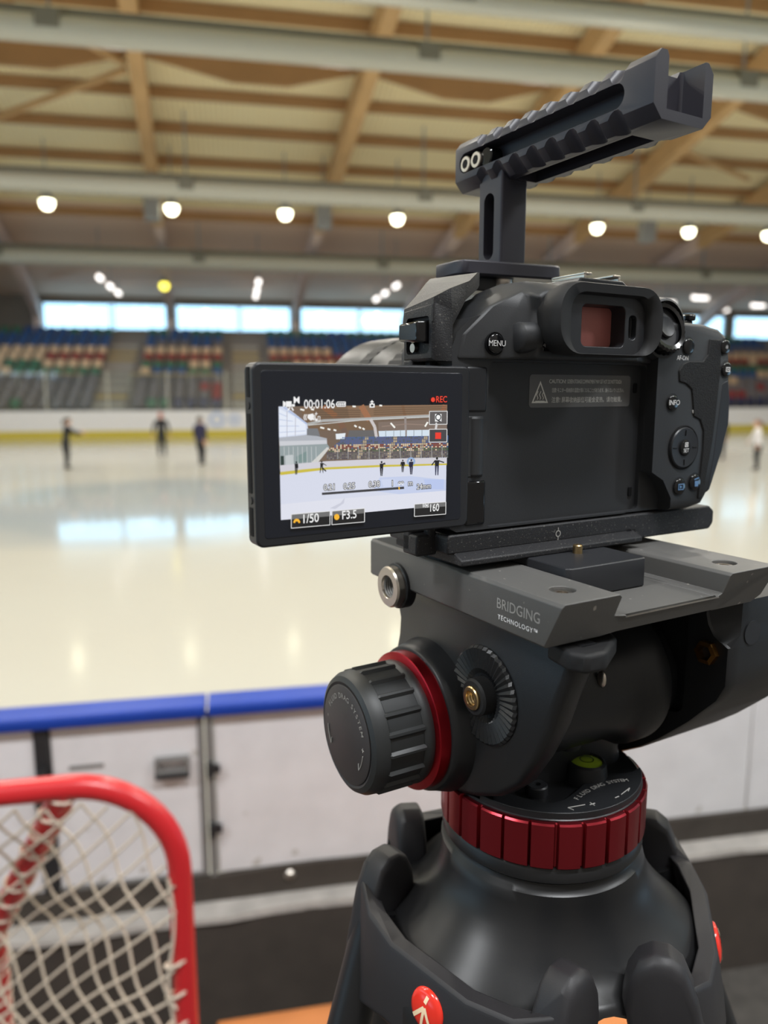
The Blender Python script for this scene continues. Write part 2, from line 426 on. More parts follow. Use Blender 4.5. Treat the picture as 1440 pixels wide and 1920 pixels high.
# gate: latch handle box, engraved slot, hinges and edge profile
g = G()
def frame2(g, x0, x1, z0, z1, w, y0, y1):
    a = [(x0, z0), (x1, z0), (x1, z1), (x0, z1)]; b = [(x0 + w, z0 + w), (x1 - w, z0 + w), (x1 - w, z1 - w), (x0 + w, z1 - w)]
    g.loft([[(p, y0, q) for p, q in a], [(p, y0, q) for p, q in b], [(p, y1, q) for p, q in b], [(p, y1, q) for p, q in a]], cap=False, ring=True)
frame2(g, -0.268, -0.170, 0.995, 1.045, 0.012, YN - 0.022, YN)
g.out('latch_frame', M['galv'], gate, bevel=0.002)
g = G(); g.box((-0.268, -0.170), (YN - 0.03, YN - 0.004), (0.985, 0.999)); g.out('latch_handle', M['blackmetal'], gate, bevel=0.002)
g = G(); g.box((-0.505, -0.41), (YN - 0.003, YN), (1.028, 1.040)); g.out('slot_plate', M['galv'], gate, bevel=0.001)
g = G(); g.box((XS - 0.030, XS - 0.012), (YN - 0.008, YN + 0.02), (0.652, 1.160)); g.out('edge_profile', M['galv'], gate, bevel=0.002)
g = G(); g.box((XP + 0.03, XS - 0.03), (YN - 0.008, YN), (0.652, 0.666)); g.out('bottom_profile', M['galv'], gate, bevel=0.002)
hp = thing('hinge_post', 'grey steel hinge post at the gate\'s right edge with two black hinges', 'post', (XS, YN, 0.65), base=(XS, YN, 0.65))
g = G(); g.box((XS - 0.008, XS + 0.014), (YN - 0.010, YN + 0.03), (0.645, 1.162)); g.out('post_bar', M['galv'], hp, bevel=0.002)
for z in (0.998, 0.806):
    g = G(); g.lathe('z', (XS + 0.004, YN - 0.02), [(0.009, z - 0.022), (0.011, z - 0.02), (0.011, z + 0.02), (0.009, z + 0.022)], 16)
    g.box((XS + 0.004, XS + 0.032), (YN - 0.022, YN - 0.010), (z - 0.012, z + 0.012)); g.out('hinge', M['blackmetal'], hp)
for x, lb in ((0.115, 'round steel bolt on the dark plinth below the long white board'),):
    g = G(); g.lathe('y', (0.0, 0.0), [(0.016, 0.0), (0.016, -0.008), (0.010, -0.014)], 20); o = g.out('plinth_bolt', M['steel'])
    o.location = (x, 2.116, 0.628); tag(o, lb, 'bolt')

# --- wooden bench between the tripod and the dark wall
bz = 0.50
bench = thing('wooden_bench', 'orange varnished wooden bench behind the tripod legs, in front of dark wall', 'bench', (-0.2, 1.5, FL), base=(-0.2, 1.5, FL))
def skewx(y): return 1.072 + (1.74 - y) * (-0.02)
for k, (y0, y1) in enumerate(((1.30, 1.515), (1.525, 1.74))):
    g = G(); g.prism('z', [(-0.10, y0), (skewx(y0), y0), (skewx(y1), y1), (-0.10, y1)], bz - 0.04, bz); g.out('seat_plank', M['wood'], bench, bevel=0.006)
for x in (0.0, 0.95):
    g = G(); g.box((x - 0.03, x + 0.03), (1.36, 1.70), (FL, bz - 0.04)); g.out('leg', M['blackmetal'], bench, bevel=0.004)

# --- far boards
for i, (x0, x1, lb) in enumerate(((-16, -1.2, 'long white far rink board with yellow kick strip, left of the camera'), (-1.2, 24, 'white far rink board with yellow kick strip, behind the camera and its screen'), (24, 60, 'white far rink board with yellow kick strip, right of the camera'))):
    t = thing('far_board', lb, 'rink board', (x0, YF, 0), base=(x0, YF, 0))
    g = G(); g.box((x0, x1), (YF, YF + 0.12), (0.0, 1.22)); g.out('panel_sheet', M['board'], t, smooth=0)
    g = G(); g.box((x0, x1), (YF - 0.03, YF), (0.0, 0.33)); g.out('kick_strip', M['yellow'], t, smooth=0)
    if i == 1:
        pass
g = G()
for (cx, r0, r1) in ((-0.95, 0.20, 0.36), (-0.15, 0.12, 0.26)):
    f = AX['y']
    g.loft([[f(YF - 0.012, cx + r * cos(2 * pi * k / 28), 0.80 + r * sin(2 * pi * k / 28)) for k in range(28)] for r in (r0, r1)], cap=False)
o = g.out('board_emblem', M['logo'], smooth=0, base=(-0.6, YF, 0.8)); o.location = (-0.6, YF, 0.8)
tag(o, 'pale blue round emblem on the far white board behind two dark skaters', 'emblem')

# glass shield above the far boards with slim posts
for i in range(18):
    x = -13.5 + i * 2.6
    if 7 < x < 26: continue
    g = G(); g.box((-0.03, 0.03), (-0.03, 0.03), (1.22, 3.0)); o = g.out('shield_post', M['duct'], smooth=0); o.location = (x, YF + 0.06, 0)
    tag(o, 'slim pale post of the glass shield above the far rink boards, %s' % ('left of the camera' if x < 10 else 'right of the camera'), 'post', 'glass shield posts')
for (x0, x1, lb) in ((-13.5, 7.3, 'left of the camera'), (27.9, 33.2, 'right of the camera')):
    g = G(); g.box((x0, x1), (YF + 0.10, YF + 0.112), (1.22, 2.95)); o = g.out('glass_shield', M['pane'], smooth=0)
    tag(o, 'clear glass shield above the far white boards, ' + lb, 'glass shield')

# --- grandstand
ROWS = 11
def row_y(r): return 38.0 + 0.84 * r
def row_z(r): return 1.32 + 0.40 * r
prof = [(36.6, 0)]
for r in range(ROWS + 1):
    y = row_y(r) - 0.40
    prof += [(y, row_z(r) - 0.4 - (0.0 if r else 0.0)), (y, row_z(r) - 0.0 - 0.4 + 0.0)] if r == 0 else [(y, row_z(r - 1) - 0.4), (y, row_z(r) - 0.4)]
prof += [(YW, row_z(ROWS) - 0.4), (YW, 0)]
g = G(); g.prism('x', prof, -16, 61.9); o = g.out('grandstand', M['concrete'], smooth=0); struct(o, 'stepped concrete grandstand beyond the far boards', None)
# aisle stairs
AIS = (-6.2, 0.55)
for i, ax_ in enumerate(AIS):
    t = thing('aisle_stairs', 'pale aisle stairs through the far seats, %s' % ('left of the three skaters' if i == 0 else 'just left of the camera screen'), 'stairs', (ax_, 38, 1), base=(ax_, 38, 1), group='grandstand aisle stairs')
    for r in range(1, ROWS):
        g = G(); zt = row_z(r) - 0.4
        g.box((ax_ - 0.75, ax_ + 0.75), (row_y(r) - 0.78, row_y(r) - 0.42), (zt - 0.39, zt - 0.20))
        g.out('step', M['stairtop'] if r in (3, 8, 9) else M['stair'], t, smooth=0)
# seats
def seat_mesh(m):
    g = G()
    g.loft([[(x, y, z) for x, z in rrect(-0.23, 0.23, 0.0, 0.06, 0.028, 3)] for y in (-0.2, 0.16)])
    g.loft([[(x, y, z) for x, y in rrect(-0.23, 0.23, yy, yy + 0.045, 0.02, 3)] for yy, z in ((0.14, 0.02), (0.17, 0.2), (0.23, 0.42))])
    g.box((-0.03, 0.03), (-0.02, 0.03), (-0.38, 0.0))
    o = g.out('stadium_seat', m, smooth=40)
    return o
PAT = {10: 'green*3,blue*2', 9: 'blue', 8: 'blue*4,grey', 7: 'blue*6,cream*5', 6: 'red*5,cream*5,blue', 5: 'green*4,cream*4', 4: 'navy*3,blue*2,green*2,cream*3', 3: 'grey*6,cream', 2: 'grey*4,red*2', 1: 'red*3,grey*4', 0: 'green*3,grey*2,navy*3'}
PLACE = {10: 'top row', 9: 'second row from the top', 8: 'third row from the top', 7: 'fourth row from the top', 6: 'fifth row from the top', 5: 'middle row', 4: 'fifth row from the bottom', 3: 'fourth row from the bottom', 2: 'third row from the bottom', 1: 'second row from the bottom', 0: 'bottom row'}
def pick(r):
    pool = []
    for w in PAT[r].split(','):
        k, _, c = w.partition('*'); pool += [k] * int(c or 1)
    return random.choice(pool)
proto = {}
rest = []
count = 0
for r in range(ROWS - 1, -1, -1):
    xmax = 5.2 if r >= 6 else 1.6
    xs = []; x = -13.4
    while x < 35.5:
        xs.append(x); x += 0.62
    prev = None
    for x in xs:
        if any(abs(x - a) < 0.98 for a in AIS): continue
        if prev is None or random.random() > 0.55: prev = pick(r)
        c = prev
        if r == 0: c = 'navy' if x > -2.9 else ('green' if random.random() < .5 else 'grey')
        y = row_y(r) + 0.1; z = row_z(r) + 0.0
        if -13.4 <= x <= xmax and count < 300:
            if c not in proto: o = proto[c] = seat_mesh(M['seat_' + c])
            else: o = proto[c].copy(); COL.objects.link(o)
            o.location = (x, y, z); count += 1
            tag(o, '%s plastic seat in the %s of the far grandstand' % (c, PLACE[r]), 'seat', '%s seats in the %s' % (c, PLACE[r]))
        else: rest.append((x, y, z, c))
g = G(); names = list(SEAT)
for (x, y, z, c) in rest:
    n0 = len(g.bm.faces)
    bmx = bmesh.new(); bmx.from_mesh(proto.get(c, proto['blue']).data)
    mp = {}
    for v in bmx.verts: mp[v.index] = g.bm.verts.new((v.co.x + x, v.co.y + y, v.co.z + z))
    for f in bmx.faces:
        nf = g.bm.faces.new([mp[v.index] for v in f.verts]); nf.material_index = names.index(c)
    bmx.free()
o = g.out('grandstand_seating', [M['seat_' + k] for k in names], smooth=40, normals=False)
o['kind'] = 'stuff'; o['label'] = 'remaining mixed coloured grandstand seats beyond and right of the camera'; o['category'] = 'seats'
# pale rail along the middle gangway and low front screens
for i, (x0, x1) in enumerate(((-13.5, -7.6), (-5.3, -0.9))):
    t = thing('gangway_rail', 'pale handrail across the far grandstand, %s' % ('left of the aisle stairs' if i == 0 else 'right of the left aisle stairs'), 'handrail', (x0, 40, 2.2), base=(x0, 40, 2.2), group='gangway rails')
    g = G(); g.tube([(x0, 40.13, 2.95), (x1, 40.13, 2.95)], 0.04, 8); g.out('top_bar', M['stairtop'], t)
    x = x0
    while x <= x1:
        g = G(); g.tube([(x, 40.13, 1.72), (x, 40.13, 2.95)], 0.03, 8); g.out('upright', M['duct'], t); x += 1.45

# --- far wall with a band of windows
WIN = [(-11.04, -7.25), (-7.1, -4.03), (-3.5, 0.24), (0.34, 3.41), (4.03, 7.7), (7.82, 11.2), (11.8, 15.4), (15.5, 18.6), (19.3, 22.9), (23.0, 26.2), (26.9, 30.4), (30.5, 33.6), (34.3, 38.0)]
Z0, Z1 = 5.72, 7.24
g = G(); g.box((-60, 60), (YW, YW + 0.3), (0, Z0)); g.box((-60, 60), (YW, YW + 0.3), (Z1, 11))
e = [-60.0] + [v for w in WIN for v in w] + [60.0]
for a, b in zip(e[0::2], e[1::2]):
    if b - a > 0.2: g.box((a, b), (YW, YW + 0.3), (Z0, Z1))
o = g.out('wall_far', M['wallfar'], smooth=0); struct(o)
for i, (a, b) in enumerate(WIN):
    t = thing('window_%d' % (i + 1), None, None, ((a + b) / 2, YW, Z0), base=((a + b) / 2, YW, Z0)); del t['label']; del t['category']; t['kind'] = 'structure'
    g = G(); frame2(g, a - 0.02, b + 0.02, Z0 - 0.02, Z1 + 0.02, 0.08, YW + 0.05, YW + 0.15); g.out('window_frame', M['frame'], t, smooth=0)
    g = G(); g.box((a, b), (YW + 0.10, YW + 0.11), (Z0, Z1)); g.out('window_pane', M['pane'], t, smooth=0)

# --- roof: rafters skewed slightly, purlins, deck
SK = 0.046
def rz(y):                       # underside of the rafters
    if y <= 38: return 13.0 - 0.24 * (y - 23.3)
    u = (y - 38) / 10.0
    return 9.47 - 2.4 * u - 1.2 * u ** 3
def dk(y): return 13.0 - 0.24 * (y - 23.3) + 1.15 if y <= 38 else 10.62 - 0.30 * (y - 38)
deckp = [(-8, dk(16) - 0.2), (16, dk(16)), (38, dk(38))]
g = G(); g.prism('x', deckp + [(p, q + 0.2) for p, q in deckp[::-1]], -60, 60); o = g.out('ceiling', M['deck'], smooth=0); struct(o)
g = G(); g.prism('x', [(38, dk(38)), (YW + 0.3, dk(YW + .3)), (YW + 0.3, dk(YW + .3) + 0.2), (38, dk(38) + 0.2)], -60, 60); o = g.out('ceiling_far', M['deckfar'], smooth=0); struct(o)
RAFT = [-11.2, -3.8, 3.65, 10.6, 17.0, 24.0, 31.2]
RL = {0: 'at the left edge', 1: 'left of the camera screen', 2: 'above the camera screen', 3: 'behind the camera top handle', 4: 'right of the camera top handle', 5: 'at the right edge', 6: 'beyond the right edge'}
for i, x in enumerate(RAFT):
    t = thing('roof_rafter', 'glued timber roof rafter running away from the viewer, ' + RL[i], 'rafter', (x, YW, 0), base=(x, YW, 0), group='roof rafters')
    ys = [15 + 1.5 * k for k in range(16)]
    g = G(); g.loft([[(x + SK * (YW - y) + a, y, z) for a, z in ((-0.24, rz(y)), (0.24, rz(y)), (0.24, rz(y) + 0.85), (-0.24, rz(y) + 0.85))] for y in ys]); g.out('rafter_beam', M['glulam'], t, smooth=25)
    ys = [37.5 + 0.7 * k for k in range(15)]
    g = G(); g.loft([[(x + SK * (YW - y) + a, y, z) for a, z in ((-0.2, rz(y) + 0.02), (0.2, rz(y) + 0.02), (0.2, rz(y) + 0.8), (-0.2, rz(y) + 0.8))] for y in ys])
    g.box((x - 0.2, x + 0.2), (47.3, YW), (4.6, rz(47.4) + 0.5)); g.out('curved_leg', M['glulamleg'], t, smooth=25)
PY = [22.9, 25.3, 27.25, 29.3, 31.4, 33.7, 36.0, 38.4]
for i, y in enumerate(PY):
    g = G(); zt = rz(y) + 0.80
    if i == 2:                   # the deep fish-bellied member
        for a, b in zip([-16.4] + RAFT, RAFT):
            xa, xb = a + SK * (YW - y) + .24, b + SK * (YW - y) - .24; L_ = xb - xa
            poly = [(xa, zt + .3), (xb, zt + .3), (xb, zt - .05), (xb - L_ * .34, zt - .62), (xa + L_ * .40, zt - .62), (xa, zt - .05)]
            g.prism('y', poly, y - 0.1, y + 0.1)
    else:
        g.prism('x', [(y - 0.08, zt - 0.04), (y + 0.08, zt - 0.04), (y + 0.08, zt + 0.32), (y - 0.08, zt + 0.32)], -15.9, 61.9)
    o = g.out('roof_purlin', M['purlin'], smooth=0)
    tag(o, ['brown roof purlin nearest the viewer, above the camera top handle', 'brown roof purlin in front of the deep bellied one', 'deep fish bellied brown roof purlin', 'first thin brown purlin beyond the deep bellied one', 'second thin brown purlin beyond the deep bellied one', 'third thin brown purlin beyond the deep bellied one', 'fourth thin brown purlin, beyond the nearest lamp duct', 'brown purlin where the cream roof turns brown'][i], 'purlin')
def brace(p, q, label, r=0.11, m='glulam', grp='diagonal roof braces'):
    g = G(); g.tube([p, q], r, 4); o = g.out('roof_brace', M[m], smooth=0); tag(o, label, 'brace', grp)
def at(xy, y): return (xy * y, y)
brace((-0.26 * 24.6, 24.6, rz(24.6) + .35), (-0.118 * 27.0, 27.0, rz(27) + .35), 'diagonal timber brace at top left, sloping down to the rafter')
brace((-0.27 * 30.5, 30.5, rz(30.5) + .35), (-0.118 * 27.3, 27.3, rz(27.3) + .35), 'diagonal timber brace at left, rising to the rafter')
brace((0.60 * 29.5, 29.5, rz(29.5) + .4), (0.72 * 31.5, 31.5, rz(31.5) + .4), 'diagonal timber brace right of the camera top handle')
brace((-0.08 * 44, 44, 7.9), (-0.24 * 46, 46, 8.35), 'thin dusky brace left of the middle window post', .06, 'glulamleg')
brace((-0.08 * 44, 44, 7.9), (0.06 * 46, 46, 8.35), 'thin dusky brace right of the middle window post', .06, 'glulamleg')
# pale grey ducts along the hall
for (y, zy, r, lb) in ((17.0, 0.487, 0.21, 'pale grey duct at the top right, nearest the viewer'), (20.0, 0.414, 0.30, 'pale grey duct crossing the top of the hall above the camera handle'), (30.0, 0.245, 0.33, 'pale grey duct just above the row of round lamps'), (38.6, 0.160, 0.36, 'pale grey duct below the row of round lamps')):
    z = EYE + zy * y
    t = thing('ventilation_duct', lb, 'duct', (0, y, z), base=(0, y, z), group='long grey ducts')
    g = G(); g.lathe('x', (y, z), [(r, -15.9), (r, 61.9)], 20); g.out('duct_tube', M['duct'], t)
    g = G(); g.box((-15.9, 61.9), (y - 0.06, y + 0.06), (z + r * 0.7, z + r * 1.55)); g.out('hanger_rail', M['bracket'], t, smooth=0)
    k = 0
    for x in range(-14, 44, 9):
        xx = x + (3.4 if y > 25 else 1.0)
        g = G(); g.box((xx - 0.28, xx + 0.28), (y - r - 0.02, y + r * .3), (z - r * 0.25, z + r * 1.2)); g.out('clamp', M['bracket'], t, bevel=0.03)
        g = G(); g.tube([(xx, y, z + r), (xx, y, rz(y) + 0.8)], 0.03, 6); g.out('hanger_rod', M['frame'], t)
# round bay lamps
for i, x in enumerate((-7.13, -2.38, 2.21, 7.0, 11.6, 16.27, 20.86, 25.05)):
    z = EYE + 0.2215 * 33
    lb = ['at the far left', 'second from the left', 'third from the left', 'fourth from the left', 'hidden behind the camera top handle', 'first right of the handle post', 'second right of the handle post', 'at the right edge'][i]
    t = thing('bay_lamp', 'glowing round hall lamp hanging under the roof, ' + lb, 'lamp', (x, 33, z), base=(x, 33, z), group='row of round hall lamps')
    g = G(); g.lathe('z', (x, 33), [(0.25, z + 0.1), (0.28, z + .12), (0.24, z + 0.28), (0.14, z + 0.40), (0.14, z + 0.55)], 24); g.out('lamp_housing', M['lamphouse'], t)
    g = G(); g.lathe('z', (x, 33), [(0.01, z - 0.24), (0.12, z - 0.22), (0.2, z - 0.15), (0.25, z - 0.03), (0.26, z + 0.1)], 24); g.out('lamp_diffuser', M['lamp'], t)
    g = G(); g.tube([(x, 33, z + 0.55), (x, 33, dk(33) + .05)], 0.025, 6); g.out('suspension_rod', M['frame'], t)
# loudspeakers / boxes between the lamps
for x, y, z, lb in ((-3.1, 32.6, 9.3, 'grey box hanging beside the second hall lamp'), (3.75, 32.4, 9.2, 'grey box hanging right of the third hall lamp'), (18.4, 32.4, 9.2, 'grey box hanging between the lamps right of the camera handle')):
    g = G(); g.box((-0.3, 0.3), (-0.3, 0.3), (-0.45, 0.45)); g.tube([(0, 0, .45), (0, 0, rz(y) + .8 - z)], .03, 6); o = g.out('hanging_speaker', M['lamphouse'], bevel=.04, base=(0, 0, 0)); o.location = (x, y, z); tag(o, lb, 'loudspeaker', 'hanging boxes')
# fluorescent fittings under the far ceiling, three in each chain
def fit(p, q, lb, grp, m='tube'):
    t = thing('tube_lamp', lb, 'lamp', p, base=p, group=grp)
    g = G(); g.tube([p, q], 0.12, 8); g.out('lamp_tube', M[m], t)
    g = G(); g.tube([(p[0], p[1], p[2] + .12), (q[0], q[1], q[2] + .12)], 0.11, 6); g.out('lamp_tray', M['lamphouse'], t)
    g = G(); g.tube([((p[0] + q[0]) / 2, (p[1] + q[1]) / 2, (p[2] + q[2]) / 2 + .2), ((p[0] + q[0]) / 2, (p[1] + q[1]) / 2, dk((p[1] + q[1]) / 2))], 0.02, 5); g.out('suspension_rod', M['frame'], t)
for X, z, grp, where in ((-6.45, 7.6, 'left chain of tube lamps', 'in the left chain'), (1.25, 7.6, 'middle chain of tube lamps', 'in the middle chain'), (8.45, 7.6, 'right chain of tube lamps', 'in the chain beside the cage')):
    for k, y in enumerate((40.1, 43.2, 45.9)):
        fit((X, y - 0.35, z), (X, y + 0.35, z), 'small glowing tube lamp %s, %s' % (where, ('upper one nearest the viewer', 'middle one', 'lowest one')[k]), grp)
for k, (X, y) in enumerate(((26.0, 43.0), (26.6, 40.5), (32.0, 46.2), (32.6, 43.4))):
    fit((X - 0.75, y - 0.5, 7.4), (X + 0.75, y + 0.5, 7.4 + 0.12), 'bright tube lamp right of the camera eyecup, ' + ('leftmost, beside the eyecup', 'second from left, highest', 'third from left, lowest', 'rightmost at the photo edge')[k], 'tube lamps at the right')
t = thing('bay_lamp', 'small yellow glowing lamp beside the middle window post', 'lamp', (-3.64, 42.8, 7.65), base=(-3.64, 42.8, 7.65))
g = G(); g.sphere((-3.64, 42.8, 7.65), 0.24); g.out('lamp_diffuser', M['lampy'], t)
g = G(); g.lathe('z', (-3.64, 42.8), [(0.2, 7.8), (0.2, 7.95), (0.08, 8.1)], 16); g.out('lamp_housing', M['lamphouse'], t)
g = G(); g.tube([(-3.64, 42.8, 8.1), (-3.64, 42.8, dk(42.8))], 0.02, 5); g.out('suspension_rod', M['frame'], t)

# ------------------------------------------------------------------ skaters
def skin_body(name, V, E, mats, pick_mat, parent):
    """one continuous skinned surface; V: list of (co, (rx, ry)), E: edges"""
    me = bpy.data.meshes.new(name); me.from_pydata([v[0] for v in V], E, []); o = bpy.data.objects.new(name, me); COL.objects.link(o)
    md = o.modifiers.new('skin', 'SKIN'); md.use_smooth_shade = True; md.branch_smoothing = 0.4
    for i, v in enumerate(V):
        sv = me.skin_vertices[0].data[i]; sv.radius = v[1]; sv.use_root = (i == 0)
    s = o.modifiers.new('sub', 'SUBSURF'); s.levels = 1; s.render_levels = 1
    dg = bpy.context.evaluated_depsgraph_get(); dg.update()
    new = bpy.data.meshes.new_from_object(o.evaluated_get(dg)); o.modifiers.clear(); o.data = new
    new.materials.clear()
    for m in mats: new.materials.append(m)
    for p in new.polygons: p.material_index = pick_mat(p.center)
    new.shade_smooth(); o.parent = parent
    return o

def skater(name_label, loc, rotz, H, pose, top, leg, hair, arms, group='skaters on the ice'):
    """pose in units of body height, facing -y before rotation. arms: {side: (elbow, wrist)} offsets from the shoulder"""
    t = thing('person', name_label, 'person', loc, rotz, group, base=(0, 0, 0))
    lean = pose.get('lean', 0.0)          # forward lean of the torso at the neck
    V = []; E = []
    def add(p, r, to=None):
        kk = 1.28 if max(r) > 0.015 else 1.0
        V.append(((p[0] * H, p[1] * H, p[2] * H), (r[0] * H * kk, r[1] * H * kk))); k = len(V) - 1
        if to is not None: E.append((to, k))
        return k
    pel = add((0, 0, 0.53), (0.082, 0.062))
    wa = add((0, -lean * .35, 0.61), (0.070, 0.052), pel)
    ch = add((0, -lean * .7, 0.72), (0.088, 0.062), wa)
    up = add((0, -lean * .95, 0.80), (0.072, 0.05), ch)
    nk = add((0, -lean * 1.05, 0.845), (0.028, 0.03), up)
    hp = pose.get('head', 0.0)
    h1 = add((0, -lean * 1.12 - hp * .4, 0.885), (0.046, 0.05), nk)
    h2 = add((0, -lean * 1.15 - hp, 0.935), (0.048, 0.058), h1)
    h3 = add((0, -lean * 1.15 - hp, 0.975), (0.030, 0.036), h2)
    nose = add((0, -lean * 1.15 - hp - 0.066, 0.918), (0.007, 0.007), h2)
    for sd in (-1, 1):
        ear = add((sd * 0.052, -lean * 1.15 - hp + 0.006, 0.925), (0.008, 0.010), h2)
        sh = add((sd * 0.098, -lean * .95, 0.805), (0.036, 0.036), up)
        e, w = arms[sd]
        el = add((sd * 0.098 + e[0], -lean * .95 + e[1], 0.805 + e[2]), (0.026, 0.026), sh)
        wr = add((sd * 0.098 + e[0] + w[0], -lean * .95 + e[1] + w[1], 0.805 + e[2] + w[2]), (0.017, 0.019), el)
        d = Vector(w).normalized(); sidev = d.cross(Vector((0, 0, 1))) if abs(d.z) < .9 else d.cross(Vector((0, 1, 0))); sidev.normalize()
        wp = Vector((sd * 0.098 + e[0] + w[0], -lean * .95 + e[1] + w[1], 0.805 + e[2] + w[2]))
        pm = add(wp + d * 0.035, (0.011, 0.022), wr)
        for k in range(4):
            f1 = wp + d * 0.060 + sidev * (k - 1.5) * 0.012
            a = add(f1, (0.0052, 0.0052), pm)
            curl = Vector((0, 0, -0.006))
            add(f1 + d * (0.026 - abs(k - 1.3) * .004) + curl, (0.0045, 0.0045), a)
        th = add(wp + d * 0.026 + sidev * -0.026, (0.006, 0.006), pm); add(wp + d * 0.044 + sidev * -0.036, (0.005, 0.005), th)
        hipx = sd * 0.052
        kx, ax = pose['legs'][sd]
        hi = add((hipx, 0.0, 0.49), (0.058, 0.058), pel)
        kn = add((hipx + kx[0], kx[1], kx[2]), (0.036, 0.038), hi)
        cf = add((hipx + kx[0] * .4 + ax[0] * .6, kx[1] * .6 + ax[1] * .4, kx[2] * .65 + ax[2] * .35), (0.033, 0.036), kn)
        an = add((hipx + ax[0], ax[1], ax[2]), (0.020, 0.022), cf)
        # boot and blade
        fx, fy, fz = (hipx + ax[0]) * H, ax[1] * H, ax[2] * H
        g = G()
        g.loft([[(fx + px * H, fy + (py + oy) * H, fz + oz * H) for px, py in rrect(-w_, w_, -l0, l1, w_ * .9, 4)] for (w_, l0, l1, oy, oz) in ((0.026, 0.026, 0.028, 0, 0.025), (0.026, 0.030, 0.030, 0, -0.01), (0.027, 0.085, 0.032, 0, -0.034), (0.025, 0.090, 0.032, 0, -0.05))])
        bo = g.out('skate_boot', M['clothblack'] if leg is not M['clothwhite'] else M['board'], t, smooth=50)
        g = G(); g.box((fx - 0.003, fx + 0.003), (fy - 0.10 * H, fy + 0.045 * H), (fz - 0.066 * H, fz - 0.062 * H + 0.02 * H)); g.out('blade', M['steel'], bo, smooth=0)
    neckz = 0.845 * H; wristz = None
    wr_pts = []
    for sd in (-1, 1):
        e, w = arms[sd]; wr_pts.append(Vector((sd * 0.098 + e[0] + w[0], -lean * .95 + e[1] + w[1], 0.805 + e[2] + w[2])) * H + Vector(w).normalized() * 0.055 * H)
    def pm_(c):
        if c.z > neckz + 0.012 * H: return 2
        if any((c - w).length < 0.06 * H for w in wr_pts): return 2
        return 0 if c.z > 0.53 * H else 1
    skin_body('body', V, E, [top, leg, M['skin']], pm_, t)
    # hair: cap around the back and top of the head, with a tied tail
    hy = (-lean * 1.15 - hp) * H; hz = 0.938 * H
    g = G(); bmesh.ops.create_uvsphere(g.bm, u_segments=18, v_segments=12, radius=1.0)
    for v in g.bm.verts:
        x, y, z = v.co
        if y < -0.25 and z < 0.45: y = -0.25
        v.co = (x * 0.056 * H, hy + 0.004 * H + (y * 0.068) * H, hz + z * 0.062 * H)
    g.tube([(0, hy + 0.06 * H, hz + 0.02 * H), (0, hy + 0.09 * H, hz), (0, hy + 0.095 * H, hz - 0.06 * H), (0, hy + 0.085 * H, hz - 0.11 * H)], [0.018 * H, 0.024 * H, 0.018 * H, 0.006 * H], 8)
    g.out('hair', hair, t, smooth=60)
    return t
ST = {-1: ((-0.01, 0.0, 0.285), (-0.01, 0.02, 0.068)), 1: ((0.01, 0.0, 0.285), (0.01, 0.015, 0.068))}
SL = {-1: ((-0.005, -0.02, 0.285), (0.0, 0.0, 0.068)), 1: ((-0.04, -0.01, 0.285), (-0.045, 0.01, 0.068))}
HH = 1.40
skater('skater in black with arms held out in front, leftmost on the ice', (-0.214 * 21.5, 21.5, 0), radians(118), HH, dict(lean=0.05, head=0.02, legs=SL), M['clothblack'], M['clothblack'], M['hairdark'],
       {-1: ((-0.01, -0.11, -0.12), (0.01, -0.14, 0.00)), 1: ((0.01, -0.12, -0.11), (-0.02, -0.15, 0.01))})
skater('skater in black standing with arms hanging, middle of the three at left', (-0.097 * 25.2, 25.2, 0), radians(185), HH * 1.02, dict(lean=0.0, legs=ST), M['clothblack'], M['clothblack'], M['hairred'],
       {-1: ((-0.06, 0.0, -0.15), (-0.015, -0.02, -0.14)), 1: ((0.07, 0.0, -0.14), (0.02, -0.02, -0.14))})
skater('skater in navy turned sideways, nearest the camera screen', (-0.049 * 22.0, 22.0, 0), radians(165), HH, dict(lean=0.02, legs=SL), M['clothnavy'], M['clothblack'], M['hairdark'],
       {-1: ((-0.03, 0.05, -0.15), (0.0, -0.02, -0.14)), 1: ((0.03, -0.02, -0.15), (-0.02, -0.06, -0.13))})
skater('skater in pale jacket and black trousers, right of the camera grip', (0.770 * 17.6, 17.6, 0), radians(-118), HH * 0.97, dict(lean=0.03, head=0.02, legs=SL), M['clothwhite'], M['clothblack'], M['hairbrown'],
       {-1: ((-0.08, -0.04, -0.12), (-0.05, -0.06, -0.12)), 1: ((0.03, 0.03, -0.15), (0.0, -0.03, -0.14))})
skater('dark skater mostly hidden behind the right side of the camera grip', (0.706 * 20.5, 20.5, 0), radians(160), HH * 1.0, dict(lean=0.02, legs=ST), M['clothblack'], M['clothblack'], M['hairdark'],
       {-1: ((-0.03, 0.0, -0.15), (0.0, -0.03, -0.14)), 1: ((0.04, 0.0, -0.15), (0.0, -0.03, -0.14))})

# ------------------------------------------------------------------ street-hockey goal
GY, GT, GR, GLft, CR = 1.18, 1.477, -0.118, -1.95, 0.165
goal = thing('hockey_goal', 'red tubular hockey goal with white net at lower left, beside the tripod', 'hockey goal', ((GR + GLft) / 2, GY, FL), base=((GR + GLft) / 2, GY, FL))
def frame_path():
    pts = [(GR, GY, FL + 0.02)] + [(GR, GY, FL + 0.02 + (GT - CR - FL) * k / 8) for k in range(1, 8)]
    pts += [(GR - CR + CR * cos(a), GY, GT - CR + CR * sin(a)) for a in [pi / 2 * k / 12 for k in range(13)]]
    pts += [(GR - CR + (GLft - GR + 2 * CR) * k / 8, GY, GT) for k in range(1, 8)]
    pts += [(GLft + CR + CR * cos(a), GY, GT - CR + CR * sin(a)) for a in [pi / 2 + pi / 2 * k / 12 for k in range(13)]]
    pts += [(GLft, GY, GT - CR - (GT - CR - FL - 0.02) * k / 8) for k in range(1, 9)]
    return pts
FP = frame_path()
